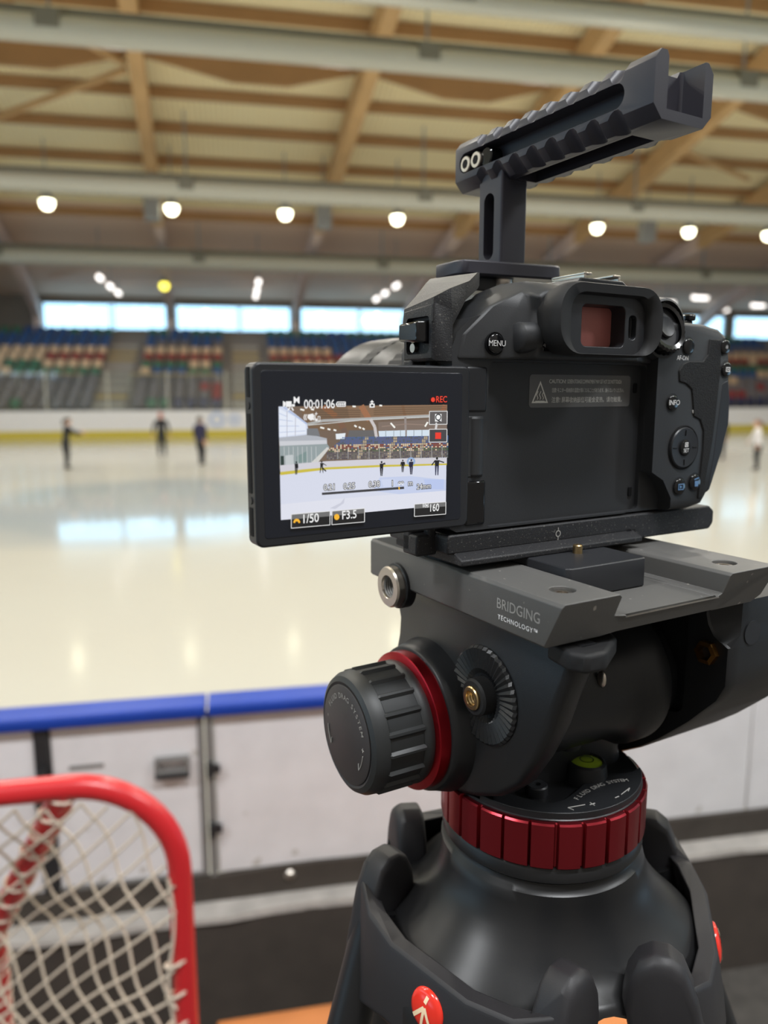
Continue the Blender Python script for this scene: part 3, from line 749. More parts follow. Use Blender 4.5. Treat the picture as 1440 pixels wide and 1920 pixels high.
g = G(); g.tube(FP, 0.0195, 18); g.out('goal_frame', M['goalred'], goal, smooth=60)
RC = Vector((-0.47, GY + 0.165, 1.12)); RF = Vector((-0.62, GY + 0.60, FL + 0.02))      # bend and rear foot of the right support bar
ST_ = Vector((-0.285, GY, GT))
barp = [ST_, ST_.lerp(RC, .25), ST_.lerp(RC, .55), ST_.lerp(RC, .85), RC, RC.lerp(RF, .1), RC.lerp(RF, .5), RF]
g = G(); g.tube(barp, 0.0205, 14); g.out('rear_support_bar', M['goalred'], goal, smooth=60)
mir = lambda v: Vector((GR + GLft - v[0], v[1], v[2]))
g = G(); g.tube([mir(b) for b in barp], 0.0205, 14); g.out('rear_support_bar', M['goalred'], goal, smooth=60)
g = G(); g.tube([RC, mir(RC)], 0.0165, 12); g.out('rear_cross_bar', M['goalred'], goal, smooth=60)
basep = [Vector((GR, GY, FL + 0.02)), RF, mir(RF), Vector((GLft, GY, FL + 0.02))]
g = G(); g.tube(basep, 0.0165, 12); g.out('base_tube', M['goalred'], goal, smooth=60)
TH = radians(22)
def net_pt(p_, q_):
    """p_: distance along the net from the right post, q_: distance below the crossbar"""
    k = min(1.0, q_ / 0.30)
    y = GY + sin(TH) * min(p_, 1.5) * k + 0.05 * k * sin(min(1, p_ / .5) * pi) * (0.4 + 0.6 * min(1, q_)) + 0.10 * max(0, q_ - .35) * min(1, p_ / .5)
    x = GR - 0.008 - cos(TH) * p_
    w = 0.006 * sin(p_ * 23 + q_ * 9) + 0.005 * sin(q_ * 31 - p_ * 11)
    return Vector((x + w, y - 0.021, GT - q_ + w))
def inside(v):
    if v.z > GT - 0.012 or v.z < FL + 0.02 or v.x > GR - 0.004: return False
    if v.z > GT - CR and v.x > GR - CR: return (v.x - GR + CR) ** 2 + (v.z - GT + CR) ** 2 < (CR - 0.008) ** 2
    return True
g = G()
def cord(pts, r=0.0026):
    if len(pts) > 1: g.tube(pts, r, 5, cap=False)
EA, EB = (-0.0394, -0.0373), (-0.0130, 0.0375)          # the two mesh directions of the netting
for (d, e) in ((EA, EB), (EB, EA)):
    for m in range(-130, 130):
        run = []
        for i in range(-160, 161):
            for f_ in (0.0, 0.5):
                p_ = 0.6 + m * e[0] + (i + f_) * d[0]; q_ = 0.5 + m * e[1] + (i + f_) * d[1]
                ok = 0 <= p_ <= 1.75 and 0 <= q_ <= 1.4
                v = net_pt(p_, q_) if ok else None
                if ok and inside(v): run.append(v)
                else:
                    cord(run); run = []
        cord(run)
cord([net_pt(0.012, 0.17 + 0.02 * k) for k in range(60)], 0.003)
def lace(path, r, pitch, off=Vector((0, 0, 0)), n0=0):
    pts = []; L = 0
    for a, b in zip(path, path[1:]):
        a, b = Vector(a), Vector(b); seg = (b - a).length; m = max(2, int(seg / 0.005)); d = (b - a).normalized()
        up = (Vector((1, 0, 0)) - d * d.x); up = up.normalized() if up.length > .2 else Vector((0, 1, 0)); w = d.cross(up)
        for i in range(m):
            ph = 2 * pi * (L + seg * i / m) / pitch
            pts.append(a.lerp(b, i / m) + off + (up * cos(ph) + w * sin(ph)) * r)
        L += seg
    cord(pts[n0:], 0.0028)
lace([p for p in FP if p[0] > GR - 0.01 and p[2] < GT - CR - .02], 0.0215, 0.058, Vector((-0.010, 0.0, 0)))
lace(barp, 0.0225, 0.05)
go = g.out('goal_net', M['cord'], goal, smooth=60, normals=False)

# ================================================================== CAMERA RIG (millimetres; x right, y along the lens, z up from the camera base)
RW = Vector((0.1376, 0.2792, EYE - 0.0508)); RY = radians(19)
def rigpt(p): return RW + Matrix.Rotation(RY, 3, 'Z') @ (Vector(p) * 0.001)
def rig(name, label, cat, base):
    return thing(name, label, cat, rigpt(base), RY, None, base, 0.001)

# ------------------------------------------------------------------ the camera
cm = rig('mirrorless_camera', 'black mirrorless camera with flipped-out screen, held in a cage on the fluid head', 'camera', (-10, 15, 0))
# main shell
g = G()
rear = [(-69, 2), (-69, 66), (-67, 71), (-61, 76), (-50, 79), (40, 79), (56, 78.5), (66, 77), (71, 74), (74, 66), (76, 50), (76.5, 36), (73, 24), (68, 10), (62, 2), (54, 0.5), (-66, 0.5)]
def inset(poly, d, cx=3, cz=40):
    return [(cx + (x - cx) * (1 - d / 70), cz + (z - cz) * (1 - d / 40)) for x, z in poly]
g.loft([[(x, y, z) for x, z in inset(rear, d)] for y, d in ((-8.5, 1.6), (-7.6, 0.5), (-6, 0), (8, 0), (26, 0.6), (34, 2), (38, 5))])
body = g.out('body', M['body'], cm, smooth=40)
# left half is flatter than the thumb side, and the screen bay is recessed
g = G(); g.box((-80, 28.5), (-20, -3), (-5, 90)); cut(body, g)
g = G(); g.prism('y', rrect(-53, 28.4, 1.2, 61.2, 2.5), -20, 0.0); cut(body, g)
g = G(); g.prism('y', [(20, -5), (41, -5), (41, 6), (35.5, 14), (20, 22)], -20, -2.0); cut(body, g, smooth=40)
# viewfinder hump
g = G()
def hump(w0, w1, z0, z1, cx=-12.7):
    return [(cx - w0, z0), (cx - w0 * .96, z0 + (z1 - z0) * .30), (cx - w0 * .62 - w1 * .3, z0 + (z1 - z0) * .66), (cx - w1 * 1.12, z0 + (z1 - z0) * .88), (cx - w1, z1 - 1.5), (cx - w1 * .8, z1), (cx + w1 * .8, z1), (cx + w1, z1 - 1.5), (cx + w1 * 1.12, z0 + (z1 - z0) * .84), (cx + w0 * .5 + w1 * .3, z0 + (z1 - z0) * .60), (cx + w0 * .96, z0 + (z1 - z0) * .26), (cx + w0, z0)]
g.loft([[(x, y, z) for x, z in hump(a, b, 62, c)] for y, a, b, c in ((-12, 26, 23, 86.6), (-8, 29, 23.5, 88.0), (-5.5, 37, 23.5, 88.8), (-3.4, 54.5, 23.5, 89.6), (4, 56, 23, 91.2), (22, 56, 20, 92.4), (34, 53, 19, 91.2), (42, 44, 16, 86))])
g.out('viewfinder_hump', M['body'], cm, bevel=1.6, seg=3, smooth=60)
# grip body in front of the thumb side
g = G()
g.loft([[(x, y, z) for x, z in rrect(36 + a, 76 - b, 2, 76 - c, 9)] for y, a, b, c in ((30, 0, 0, 0), (48, 2, 2, 2), (60, 8, 8, 8))])
g.out('hand_grip', M['leather'], cm, smooth=50)
# eyecup
g = G()
O_ = rrect(-39.5, 14.0, 63.0, 88.5, 10.5, 8); I_ = rrect(-32.0, 6.8, 64.0, 84.4, 6.5, 8)
def sc(poly, k, dz=0): return [(-12.7 + (x + 12.7) * k, 75.5 + (z - 75.5) * k + dz) for x, z in poly]
g.loft([[(x, y, z) for x, z in p] for y, p in ((-8, sc(O_, 0.90)), (-13, sc(O_, 0.95)), (-18, O_), (-21.5, sc(O_, 0.985)), (-23, sc(O_, 0.95)), (-22.6, sc(I_, 1.06)), (-20.5, I_), (-19.2, sc(I_, 0.99)))], cap=False)
eye = g.out('eyecup', M['rubber'], cm, smooth=60)
g = G(); g.prism('y', sc(I_, 1.02), -19.6, -9)
ep = g.out('eyepiece_plate', M['body_smooth'], cm)
g = G(); g.prism('y', rrect(-25.2, -3.6, 66.6, 81.2, 2.2), -30, -8.0); cut(ep, g)
g = G(); g.prism('y', rrect(-1.6, 2.4, 69.6, 78.2, 1.6), -30, -17.0); cut(ep, g, bevel=0.4)
g = G(); g.prism('y', rrect(-25.1, -3.7, 66.7, 81.1, 2.0), -12.9, -12.0); g.out('eyepiece_glass', M['lensglass'], ep, smooth=0, label='reddish coated viewfinder window')
g = G(); g.prism('y', rrect(-1.4, 0.3, 69.9, 77.9, 0.8), -17.2, -16.8); g.out('eye_sensor', M['gloss'], ep, smooth=0)
# dioptre knob: smooth barrel and milled wheel left of the eyecup
g = G(); g.lathe('x', (-7.6, 69.6), [(0.5, -45.2), (4.6, -44.8), (5.4, -43.6), (5.6, -36.6)], 28); g.out('dioptre_barrel', M['body'], cm, smooth=60)
g = G(); g.lathe('x', (-8, 69.6), [(5.2, -36.4), (6.3, -35.8), (6.3, -31.5), (5.4, -31)], 44, rfun=lambda r, h, a: r - (0.7 if int(round(a / (2 * pi) * 44)) % 2 else 0)); g.out('dioptre_wheel', M['gloss'], cm, smooth=20)
# hot shoe with silver rails
g = G(); g.prism('y', [(-16, 90.0), (8, 90.0), (11, 88), (11, 90.6), (8, 92.6), (-14, 92.6)], -7, 20); g.out('hot_shoe_base', M['body_smooth'], cm, bevel=0.5)
g = G()
for x0, x1 in ((-11.5, -7.5), (3.5, 7.5)): g.box((x0, x1), (-6, 12), (93.9, 94.8))
for x0, x1 in ((-11.5, -10.4), (6.4, 7.5)): g.box((x0, x1), (-6, 12), (92.5, 94))
g.box((-11.5, 7.5), (11, 12), (92.5, 94.8)); g.out('hot_shoe', M['steel'], cm, bevel=0.25)
# control wheel round the joystick
g = G()
def wheel_at(v):  # tilt the wheel's axis back and up
    p = Matrix.Rotation(radians(-16), 3, 'X') @ Vector(v)
    return Vector((31.3, -7.0, 75.6)) + p
g.lathe('y', (0, 0), [(8.0, -3.0), (9.9, -3.3), (10.7, -2.4), (10.7, 1.5), (9.5, 4)], 56, rfun=lambda r, h, a: r - (0.45 if (r > 9 and int(round(a / (2 * pi) * 56)) % 2) else 0), cap=False)
g.move(wheel_at); wh = g.out('control_wheel', M['gloss'], cm, smooth=25, normals=True)
g = G(); g.lathe('y', (0, 0), [(0.05, -1.2), (8.2, -1.4), (8.4, 2)], 40, cap=False); g.move(wheel_at); g.out('wheel_well', M['body_smooth'], wh)
g = G(); g.lathe('y', (0, 0), [(4.4, -1.4), (4.4, -2.4), (4.0, -2.9), (2.6, -2.6), (0.05, -2.5)], 32, cap=False); g.move(wheel_at); g.out('joystick', M['body_smooth'], wh)
g = G(); g.lathe('y', (31.3, 75.6), [(12.6, -5.5), (11.8, -8.6), (11.0, -9.0), (11, -4)], 44, cap=False); g.out('wheel_collar', M['body'], cm)
# top dials and power lever on the right shoulder
g = G(); g.lathe('z', (54, 22), [(9.5, 76), (9.5, 80.5), (8.8, 82), (0.05, 82)], 44, rfun=lambda r, h, a: r - (0.4 if (r > 9 and int(round(a / (2 * pi) * 44)) % 2) else 0), cap=False); g.out('mode_dial', M['body_smooth'], cm, smooth=25)
g = G(); g.prism('z', rrect(49, 58, -1.5, 3.5, 2), 78.0, 80.5); g.prism('z', rrect(54, 58.5, -2.5, 3.5, 2), 80.4, 83.0); g.out('power_lever', M['gloss'], cm, bevel=0.6)
g = G(); g.lathe('x', (26, 79), [(0.1, 66), (7.4, 66.1), (7.8, 67), (7.8, 74), (7.2, 75), (0.1, 75.1)], 48, rfun=lambda r, h, a: r - (0.4 if (r > 7 and int(round(a / (2 * pi) * 48)) % 2) else 0), cap=False); g.out('main_dial', M['body'], cm, smooth=25)
# thumb grip leather and its edge
g = G(); g.prism('y', [(43.2, 62.0), (47, 63.2), (55.5, 63.2), (58.5, 66), (59, 72.5), (66.5, 72.5), (67.5, 60), (66.8, 46), (65.6, 30), (62.5, 12), (60.8, 4.5), (58, 4.5), (58.4, 14), (59.2, 26), (58.8, 34), (56.2, 38.6), (51.8, 40.2), (50.8, 46), (49.5, 51.5), (46, 53.6), (41.5, 54.6), (40.8, 59)], -9.0, -5); g.out('thumb_rest', M['leather'], cm, bevel=0.5, smooth=30)
g = G(); g.prism('y', [(69.2, 54), (73.6, 56), (75.6, 48), (76.1, 36), (72.5, 24), (66.2, 8), (64, 6.6), (66.5, 22), (68, 38)], -8.6, 0); g.out('card_door', M['body_smooth'], cm, bevel=0.7, smooth=30)
# buttons
def button(name, x, z, r, y=-9.4, y0=-5, ring=True, m='gloss', p=None):
    if ring:
        g = G(); g.lathe('y', (x, z), [(r + 0.55, y0), (r + 0.55, y + 0.85), (r + 0.2, y + 0.95), (r + 0.15, y + 1.6)], 32, cap=False); g.out('button_well', M['dark'], p or cm, smooth=40)
    g = G(); g.lathe('y', (x, z), [(r, y0), (r, y + 0.5), (r * 0.94, y + 0.1), (r * 0.8, y - 0.05), (0.05, y - 0.12)], 32, cap=False)
    return g.out(name, M[m], cm, smooth=50)
bmn = button('menu_button', -52.3, 67.3, 3.5, y=-6.4, y0=-3)
g = G(); g.text('MENU', 2.9, rearT(-52.3, -6.65, 67.3), 0.95); g.out('button_text', M['white'], bmn, smooth=0)
bi = button('info_button', 38.3, 46.0, 3.2)
g = G(); g.text('INFO', 3.0, rearT(38.3, -9.7, 46.0), 0.95); g.out('button_text', M['white'], bi, smooth=0)
ba = button('autofocus_button', 45.8, 69.0, 3.3)
g = G(); g.text('AF-ON', 2.7, rearT(43.0, -8.62, 64.2), 0.95, xs=.9); g.out('autofocus_text', M['white'], cm, smooth=0)
bp_ = button('playback_button', 45.6, 10.6, 3.5)
g = G(); frame2(g, 43.9, 47.3, 9.3, 11.9, 0.35, -9.75, -9.6); g.prism('y', [(44.9, 9.9), (44.9, 11.3), (46.4, 10.6)], -9.75, -9.6); g.out('button_symbol', M['blueprint'], bp_, smooth=0)
bt = button('erase_button', 55.4, 11.9, 3.5)
g = G(); g.prism('y', [(54.5, 10.2), (56.5, 10.2), (56.7, 12.6), (54.3, 12.6)], -9.75, -9.6); g.prism('y', [(54.0, 13.0), (56.9, 13.6), (56.9, 14.1), (54.0, 13.5)], -9.75, -9.6); g.out('button_symbol', M['blueprint'], bt, smooth=0)
# four-way pad
g = G(); g.lathe('y', (46.9, 27.2), [(9.4, -6), (9.4, -8.8), (9.0, -8.95), (8.7, -8.3), (8.6, -6)], 44, cap=False); g.out('pad_well', M['dark'], cm)
g = G(); g.lathe('y', (46.9, 27.2), [(8.6, -6), (8.6, -9.0), (8.2, -9.5), (4.2, -9.2), (0.05, -9.2)], 44, cap=False); pad = g.out('control_pad', M['body_smooth'], cm)
g = G()
for a in range(4):
    c, s_ = round(cos(a * pi / 2)), round(sin(a * pi / 2))
    p0 = Vector((46.9 + c * 5.0, -9.42, 27.2 + s_ * 5.0)); p1 = Vector((46.9 + c * 7.4, -9.5, 27.2 + s_ * 7.4)); g.tube([p0, p1], 0.22, 6)
g.out('pad_marks', M['dark'], pad)
g = G(); g.lathe('y', (46.9, 27.2), [(3.5, -8), (3.5, -9.4), (3.1, -9.6), (3.0, -9.3)], 32, cap=False); g.out('set_well', M['dark'], pad)
g = G(); g.lathe('y', (46.9, 27.2), [(3.0, -8), (3.0, -9.7), (2.7, -10.0), (0.05, -10.05)], 32, cap=False); sb = g.out('set_button', M['gloss'], pad)
g = G(); frame2(g, 45.9, 47.9, 27.5, 29.5, 0.28, -10.2, -10.1); g.prism('y', rrect(45.9, 47.9, 27.5, 29.5, .2), -10.14, -10.1); g.out('quick_symbol', M['white'], cm, smooth=0)
g = G(); g.text('Q', 1.9, rearT(46.9, -10.22, 28.5)); g.out('quick_letter', M['dark'], cm, smooth=0)
g = G(); g.text('SET', 2.3, rearT(46.9, -10.18, 26.0), 0.95); g.out('set_text', M['white'], cm, smooth=0)
# exposure-lock and focus-point buttons on the right shoulder edge
for nm, x, z, ch in (('exposure_lock_button', 69.4, 69.4, '*'), ('focus_point_button', 71.3, 60.0, '')):
    b = button(nm, x, z, 3.1, y=-9.4, y0=-4)
    g = G()
    if ch: g.text(ch, 4, rearT(x, -9.75, z - 0.8))
    else: frame2(g, x - 1.3, x + 1.3, z - 1.0, z + 1.0, 0.35, -9.75, -7.8); g.box((x - .3, x + .3), (-9.75, -7.8), (z - .3, z + .3))
    g.out('button_symbol', M['white'], b, smooth=0)
# strip of the access lamp, recess latches
g = G(); g.prism('y', stadium(51.0, 52.4, 41.5, 43.0), -8.8, -8.4); g.out('access_lamp', M['greyprint'], cm, smooth=0)
g = G()
for z in (9.0, 52.0): g.prism('y', rrect(24.2, 26.2, z - 2, z + 2, .6), -0.6, 0.1)
g.box((29.0, 30.4), (-5, -3), (38, 42)); g.out('screen_catches', M['dark'], cm, bevel=.2)
# warning label in the screen bay
g = G(); g.prism('y', rrect(-31.4, 22.4, 44.6, 57.0, 1.4), -0.12, 0.02); lb = g.out('warning_label', M['label'], cm, smooth=0, label='grey warning label with three lines of text')
g = G()
tri = [(-30.2, 46.3), (-22.0, 46.3), (-26.1, 54.6)]; cx, cz = -26.1, 49.0
tin = [(cx + (x - cx) * .78, cz + (z - cz) * .78) for x, z in tri]
g.loft([[(x, -0.2, z) for x, z in tri], [(x, -0.2, z) for x, z in tin]], cap=False)
for k in (-1.4, 0, 1.4): g.tube([(-26.1 + k + 0.35 * sin(t * 1.6), -0.2, 47.6 + t * 0.62) for t in range(6)], 0.17, 5)
g.box((-28.4, -23.8), (-0.25, -0.15), (46.9, 47.15))
g.text('CAUTION!', 2.15, rearT(-21.8, -0.2, 54.4), 0.9, 'LEFT', xs=.92)
g.text('SCREEN STORAGE COMPARTMENT MAY GET HOT. DO NOT TOUCH.', 2.15, rearT(-12.5, -0.2, 54.4), 0.86, 'LEFT', xs=0.50)
g.text('注意! モニター収納部の温度が高くなることがあります。触らないでください。', 1.9, rearT(-20.3, -0.2, 51.0), 0.9, 'LEFT', xs=0.62)
g.text('注意! 屏幕收纳部位可能会变热。请勿触摸。', 2.4, rearT(-20.3, -0.2, 47.3), 1.0, 'LEFT', xs=0.84)
g.out('label_text', M['labelink'], lb, smooth=0)
# lens
LX, LZ = -14.0, 38.0
g = G(); g.lathe('y', (LX, LZ), [(30, 34), (33, 38), (33, 46), (35.5, 48), (36.5, 62), (36.5, 64), (37.2, 66)], 64, cap=False); ln = g.out('lens_barrel', M['body_smooth'], cm)
g = G(); g.lathe('y', (LX, LZ), [(37.0, 66), (37.8, 67), (37.8, 88), (37.0, 89)], 96, rfun=lambda r, h, a: r - (0.6 if int(round(a / (2 * pi) * 96)) % 2 else 0), cap=False); g.out('zoom_ring', M['rubber'], ln, smooth=20)
g = G(); g.lathe('y', (LX, LZ), [(37.0, 89), (36.2, 92), (38.0, 98), (39.0, 104)], 64, cap=False); g.out('barrel_band', M['body_smooth'], ln)
g = G(); g.lathe('y', (LX, LZ), [(39.4, 104), (39.4, 114), (38.4, 115)], 96, rfun=lambda r, h, a: r - (0.4 if int(round(a / (2 * pi) * 96)) % 2 else 0), cap=False); g.out('focus_ring', M['rubber'], ln, smooth=20)
g = G(); g.lathe('y', (LX, LZ), [(38.4, 115), (40, 122), (40, 139), (38.5, 140), (34, 140), (32, 130)], 64, cap=False); g.out('front_barrel', M['body_smooth'], ln)
g = G(); g.lathe('y', (LX, LZ), [(32, 131), (25, 133.5), (14, 135.5), (0.05, 136.5)], 48, cap=False); g.out('front_element', M['gloss'], ln)

# flip-out screen, hinged at the left edge
HX = -57.7
g = G(); g.prism('y', rrect(-142, -61.8, 2.6, 59.4, 2.6, 6), -4.0, 3.6); scr = g.out('flip_screen', M['body_smooth'], cm, bevel=0.7, smooth=40, label='swivelled-out rear screen showing the rink live')
g = G(); g.prism('y', rrect(-139.4, -65.2, 5.4, 57.0, 1.2, 5), -4.12, -3.6); g.out('screen_glass', M['screenglass'], scr, bevel=0.15)
g = G()
for z0, z1 in ((6, 15), (19.5, 44), (49, 58)): g.box((-142.15, -141.9), (-1.2, 1.4), (z0, z1))
g.out('side_grooves', M['dark'], scr, smooth=0)
g = G()
for z in (17.2, 46.5): g.lathe('x', (0.0, z), [(1.2, -142.3), (1.2, -142.0)], 16)
g.out('side_screws', M['body_smooth'], scr)
# hinge block
g = G(); g.box((-62.6, -54.2), (-3.2, 3.5), (19.5, 42.5)); g.lathe('z', (-57.7, 0.0), [(4.2, 20), (4.2, 42)], 28); g.out('screen_hinge', M['body'], cm, bevel=1.0)
g = G(); g.box((-62.8, -53.6), (-3.8, 4), (2.4, 18.9)); g.out('hinge_cover', M['gloss'], cm, bevel=1.0)
g = G(); g.box((-62.8, -53.6), (-3.4, 4), (43.2, 59.5)); g.out('hinge_cover', M['body_smooth'], cm, bevel=1.0)

# --- what the screen shows (flat picture, drawn in the picture's own plane)
ART = [(87, 165), (1347, 157), (1347, 908), (113, 1018)]                       # sketch units of the picture's corners
DST = [(-134.0, 46.15), (-71.6, 46.15), (-71.6, 11.05), (-134.0, 11.05)]
def homog(src, dst):
    A_ = []; b_ = []
    for (x, y), (u, v) in zip(src, dst):
        A_.append([x, y, 1, 0, 0, 0, -u * x, -u * y]); b_.append(u)
        A_.append([0, 0, 0, x, y, 1, -v * x, -v * y]); b_.append(v)
    n = 8; Mx = [r[:] + [bb] for r, bb in zip(A_, b_)]
    for i in range(n):
        p = max(range(i, n), key=lambda k: abs(Mx[k][i])); Mx[i], Mx[p] = Mx[p], Mx[i]
        for k in range(n):
            if k != i:
                f = Mx[k][i] / Mx[i][i]; Mx[k] = [a - f * c for a, c in zip(Mx[k], Mx[i])]
    return [Mx[i][n] / Mx[i][i] for i in range(n)]
HM = homog(ART, DST)
def art(u, v):
    d = HM[6] * u + HM[7] * v + 1
    return ((HM[0] * u + HM[1] * v + HM[2]) / d, (HM[3] * u + HM[4] * v + HM[5]) / d)
class Pic:
    def __init__(self): self.g = G(); self.cl = self.g.bm.loops.layers.float_color.new('picture'); self.k = 0; self.hold = False
    def poly(self, pts, col, dy=None):
        self.k += 0 if self.hold else 1; y = -4.14 - 0.004 * self.k
        ctr = [art(*p) for p in pts]
        f = self.g.face([self.g.bm.verts.new((x, y, z)) for x, z in ctr])
        c = lin(*col)
        for l in f.loops: l[self.cl] = c
    def strip(self, pts, w, col):
        for (a, b) in zip(pts, pts[1:]):
            dx, dy = b[0] - a[0], b[1] - a[1]; L_ = sqrt(dx * dx + dy * dy) or 1; nx, ny = -dy / L_ * w / 2, dx / L_ * w / 2
            self.poly([(a[0] + nx, a[1] + ny), (b[0] + nx, b[1] + ny), (b[0] - nx, b[1] - ny), (a[0] - nx, a[1] - ny)], col)
    def rect(self, x0, y0, x1, y1, col): self.poly([(x0, y0), (x1, y0), (x1, y1), (x0, y1)], col)
    def disc(self, cx, cy, r, col, ry=None): self.poly([(cx + r * cos(2 * pi * k / 16), cy + (ry or r) * sin(2 * pi * k / 16)) for k in range(16)], col)
    def rrect(self, x0, y0, x1, y1, col, w=4, sl=0.0):
        self.k += 1; h0 = self.hold; self.hold = True
        q = lambda x, y: (x, y + sl * (x - x0))
        for a, b in (((x0, y0), (x1, y0)), ((x1, y0), (x1, y1)), ((x1, y1), (x0, y1)), ((x0, y1), (x0, y0))): self.strip([q(*a), q(*b)], w, col)
        self.hold = h0
    def text(self, s_, size, u, v, col, align='LEFT', xs=1.0, thick=0.0):
        self.k += 1; x, z = art(u, v); y = -4.14 - 0.004 * self.k
        f0 = len(self.g.bm.faces)
        self.g.text(s_, size, rearT(x, y, z), 1.0, align, thick, xs)
        self.g.bm.faces.ensure_lookup_table(); c = lin(*col)
        for f in self.g.bm.faces[f0:]:
            for l in f.loops: l[self.cl] = c
P = Pic()
rnd = random.Random(3)
P.poly([(87, 165), (1347, 157), (1347, 570), (100, 630)], (116, 98, 84))                                       # hall
P.poly([(103, 672), (450, 634), (830, 618), (1347, 600), (1347, 908), (113, 1018)], (218, 222, 238))            # ice
P.poly([(110, 900), (520, 860), (1347, 800), (1347, 908), (113, 1018)], (226, 228, 240))
P.poly([(850, 700), (1080, 690), (1347, 720), (1347, 800), (1000, 826), (800, 800)], (200, 210, 238))
P.poly([(860, 715), (960, 712), (960, 770), (880, 772)], (210, 218, 242)); P.poly([(1180, 715), (1330, 715), (1330, 790), (1200, 790)], (188, 202, 240))
P.poly([(480, 930), (560, 890), (590, 850), (584, 892), (520, 936)], (206, 208, 222))
P.poly([(250, 165), (800, 162), (800, 345), (300, 345)], (120, 96, 74)); P.poly([(600, 162), (1347, 157), (1347, 230), (620, 262)], (134, 106, 82))
for a, b, w, c in (((420, 168), (520, 240), 40, (146, 98, 66)), ((520, 240), (575, 330), 46, (124, 92, 72)), ((575, 330), (600, 410), 40, (112, 92, 80)), ((705, 162), (770, 270), 44, (160, 110, 78)), ((1015, 160), (1035, 250), 20, (130, 96, 70)), ((1330, 160), (1290, 250), 30, (160, 104, 74))):
    P.strip([a, b], w, c)
P.k += 1; P.hold = True
for k in range(5): P.strip([(330 + 20 * k, 190 + 18 * k), (700, 196 + 15 * k)], 5, (92, 74, 60))
for k in range(4): P.strip([(800, 180 + 16 * k), (1340, 172 + 14 * k)], 5, (98, 80, 62))
P.hold = False
P.poly([(620, 345), (800, 345), (812, 410), (600, 412)], (104, 102, 102))
P.poly([(835, 285), (1347, 262), (1347, 350), (835, 352)], (128, 112, 102))
P.strip([(300, 300), (420, 272), (700, 262), (1215, 240)], 20, (176, 176, 174)); P.strip([(310, 306), (700, 270), (1215, 248)], 6, (206, 208, 206))
for pts, w, c in (([(775, 262), (808, 320), (822, 402)], 22, (206, 200, 200)), ([(1035, 250), (1040, 392)], 16, (150, 140, 136)), ([(1270, 300), (1262, 345)], 16, (206, 200, 200)), ([(1040, 300), (860, 318)], 7, (150, 130, 118)), ([(1044, 300), (1190, 308)], 7, (150, 130, 118))): P.strip(pts, w, c)
P.poly([(516, 372), (590, 366), (584, 412), (520, 412)], (232, 238, 244))
P.poly([(836, 352), (1036, 346), (1036, 392), (842, 396)], (214, 228, 240)); P.poly([(1048, 346), (1212, 344), (1212, 390), (1048, 392)], (214, 228, 240))
for x in (890, 950, 1000, 1100, 1160): P.strip([(x, 344), (x, 396)], 5, (150, 160, 168))
P.k += 1; P.hold = True
for a, b in (((655, 308), (672, 320)), ((688, 320), (704, 330)), ((716, 330), (732, 340)), ((926, 292), (944, 312)), ((944, 312), (958, 328)), ((1202, 286), (1190, 306)), ((1190, 306), (1182, 320)), ((400, 322), (430, 330)), ((455, 334), (476, 340)), ((500, 341), (520, 347)), ((250, 186), (280, 194)), ((330, 186), (352, 190)), ((640, 166), (664, 168)), ((840, 160), (860, 162))): P.strip([a, b], 12, (250, 250, 244))
P.hold = False
# left wing of the hall
P.poly([(87, 165), (140, 165), (300, 290), (318, 376), (92, 400)], (214, 222, 240)); P.poly([(92, 180), (250, 262), (290, 300), (296, 368), (94, 392)], (232, 238, 250))
for k in range(4): P.strip([(90 + 2 * k, 215 + 48 * k), (150 + 46 * k, 240 + 36 * k)], 4, (176, 190, 222))
P.strip([(150, 200), (152, 392)], 5, (186, 186, 200)); P.strip([(214, 246), (214, 384)], 5, (186, 186, 200)); P.strip([(120, 166), (300, 296)], 12, (180, 194, 226))
P.poly([(92, 398), (330, 376), (450, 405), (450, 445), (96, 462)], (178, 182, 190)); P.poly([(94, 425), (450, 418), (452, 446), (96, 462)], (206, 208, 214))
P.poly([(300, 330), (380, 330), (400, 390), (300, 380)], (120, 122, 126))
P.poly([(96, 460), (452, 446), (470, 470), (360, 600), (100, 612)], (150, 162, 164)); P.poly([(104, 535), (132, 535), (134, 604), (106, 608)], (40, 58, 54)); P.poly([(140, 532), (196, 526), (200, 596), (142, 602)], (196, 202, 204))
P.poly([(330, 590), (452, 470), (470, 478), (380, 592)], (212, 212, 208)); P.poly([(222, 540), (300, 500), (300, 580), (224, 590)], (126, 148, 146))
for x in range(130, 380, 34): P.strip([(x, 466), (x + 4, 600)], 4, (200, 204, 206))
# boards
P.poly([(100, 606), (300, 588), (450, 576), (700, 566), (1347, 548), (1347, 604), (830, 618), (450, 634), (103, 672)], (212, 210, 218))
P.poly([(102, 656), (300, 634), (450, 622), (830, 606), (1347, 596), (1347, 608), (830, 622), (450, 639), (104, 680)], (206, 190, 70))
# seats
P.k += 1; P.hold = True
for r in range(16):
    t_ = r / 15.0
    for k in range(64):
        x = 450 + k * 14.2; yt = 398 + (x - 450) * (-0.012) + r * 11.2 - (0 if x > 560 else 0)
        if yt > 560 - (x - 450) * 0.010: continue
        if x < 560 - r * 12: continue
        if r < 5: c = (62, 98, 158) if rnd.random() < .8 else (54, 92, 120)
        elif r < 8: c = rnd.choice([(236, 214, 184), (134, 58, 58), (66, 100, 150), (134, 58, 58), (236, 214, 184)])
        elif r < 10: c = rnd.choice([(70, 104, 82), (70, 104, 82), (236, 214, 184), (60, 66, 70)])
        else: c = rnd.choice([(96, 98, 108), (88, 94, 100), (110, 114, 112), (72, 76, 96), (128, 128, 130)])
        if any(abs(x - (s0 - r * 4.0)) < 15 for s0 in (740, 960, 1182)): c = (206, 190, 160) if r % 2 else (150, 146, 140)
        P.rect(x, yt, x + 11, yt + 8, c)
P.k += 1
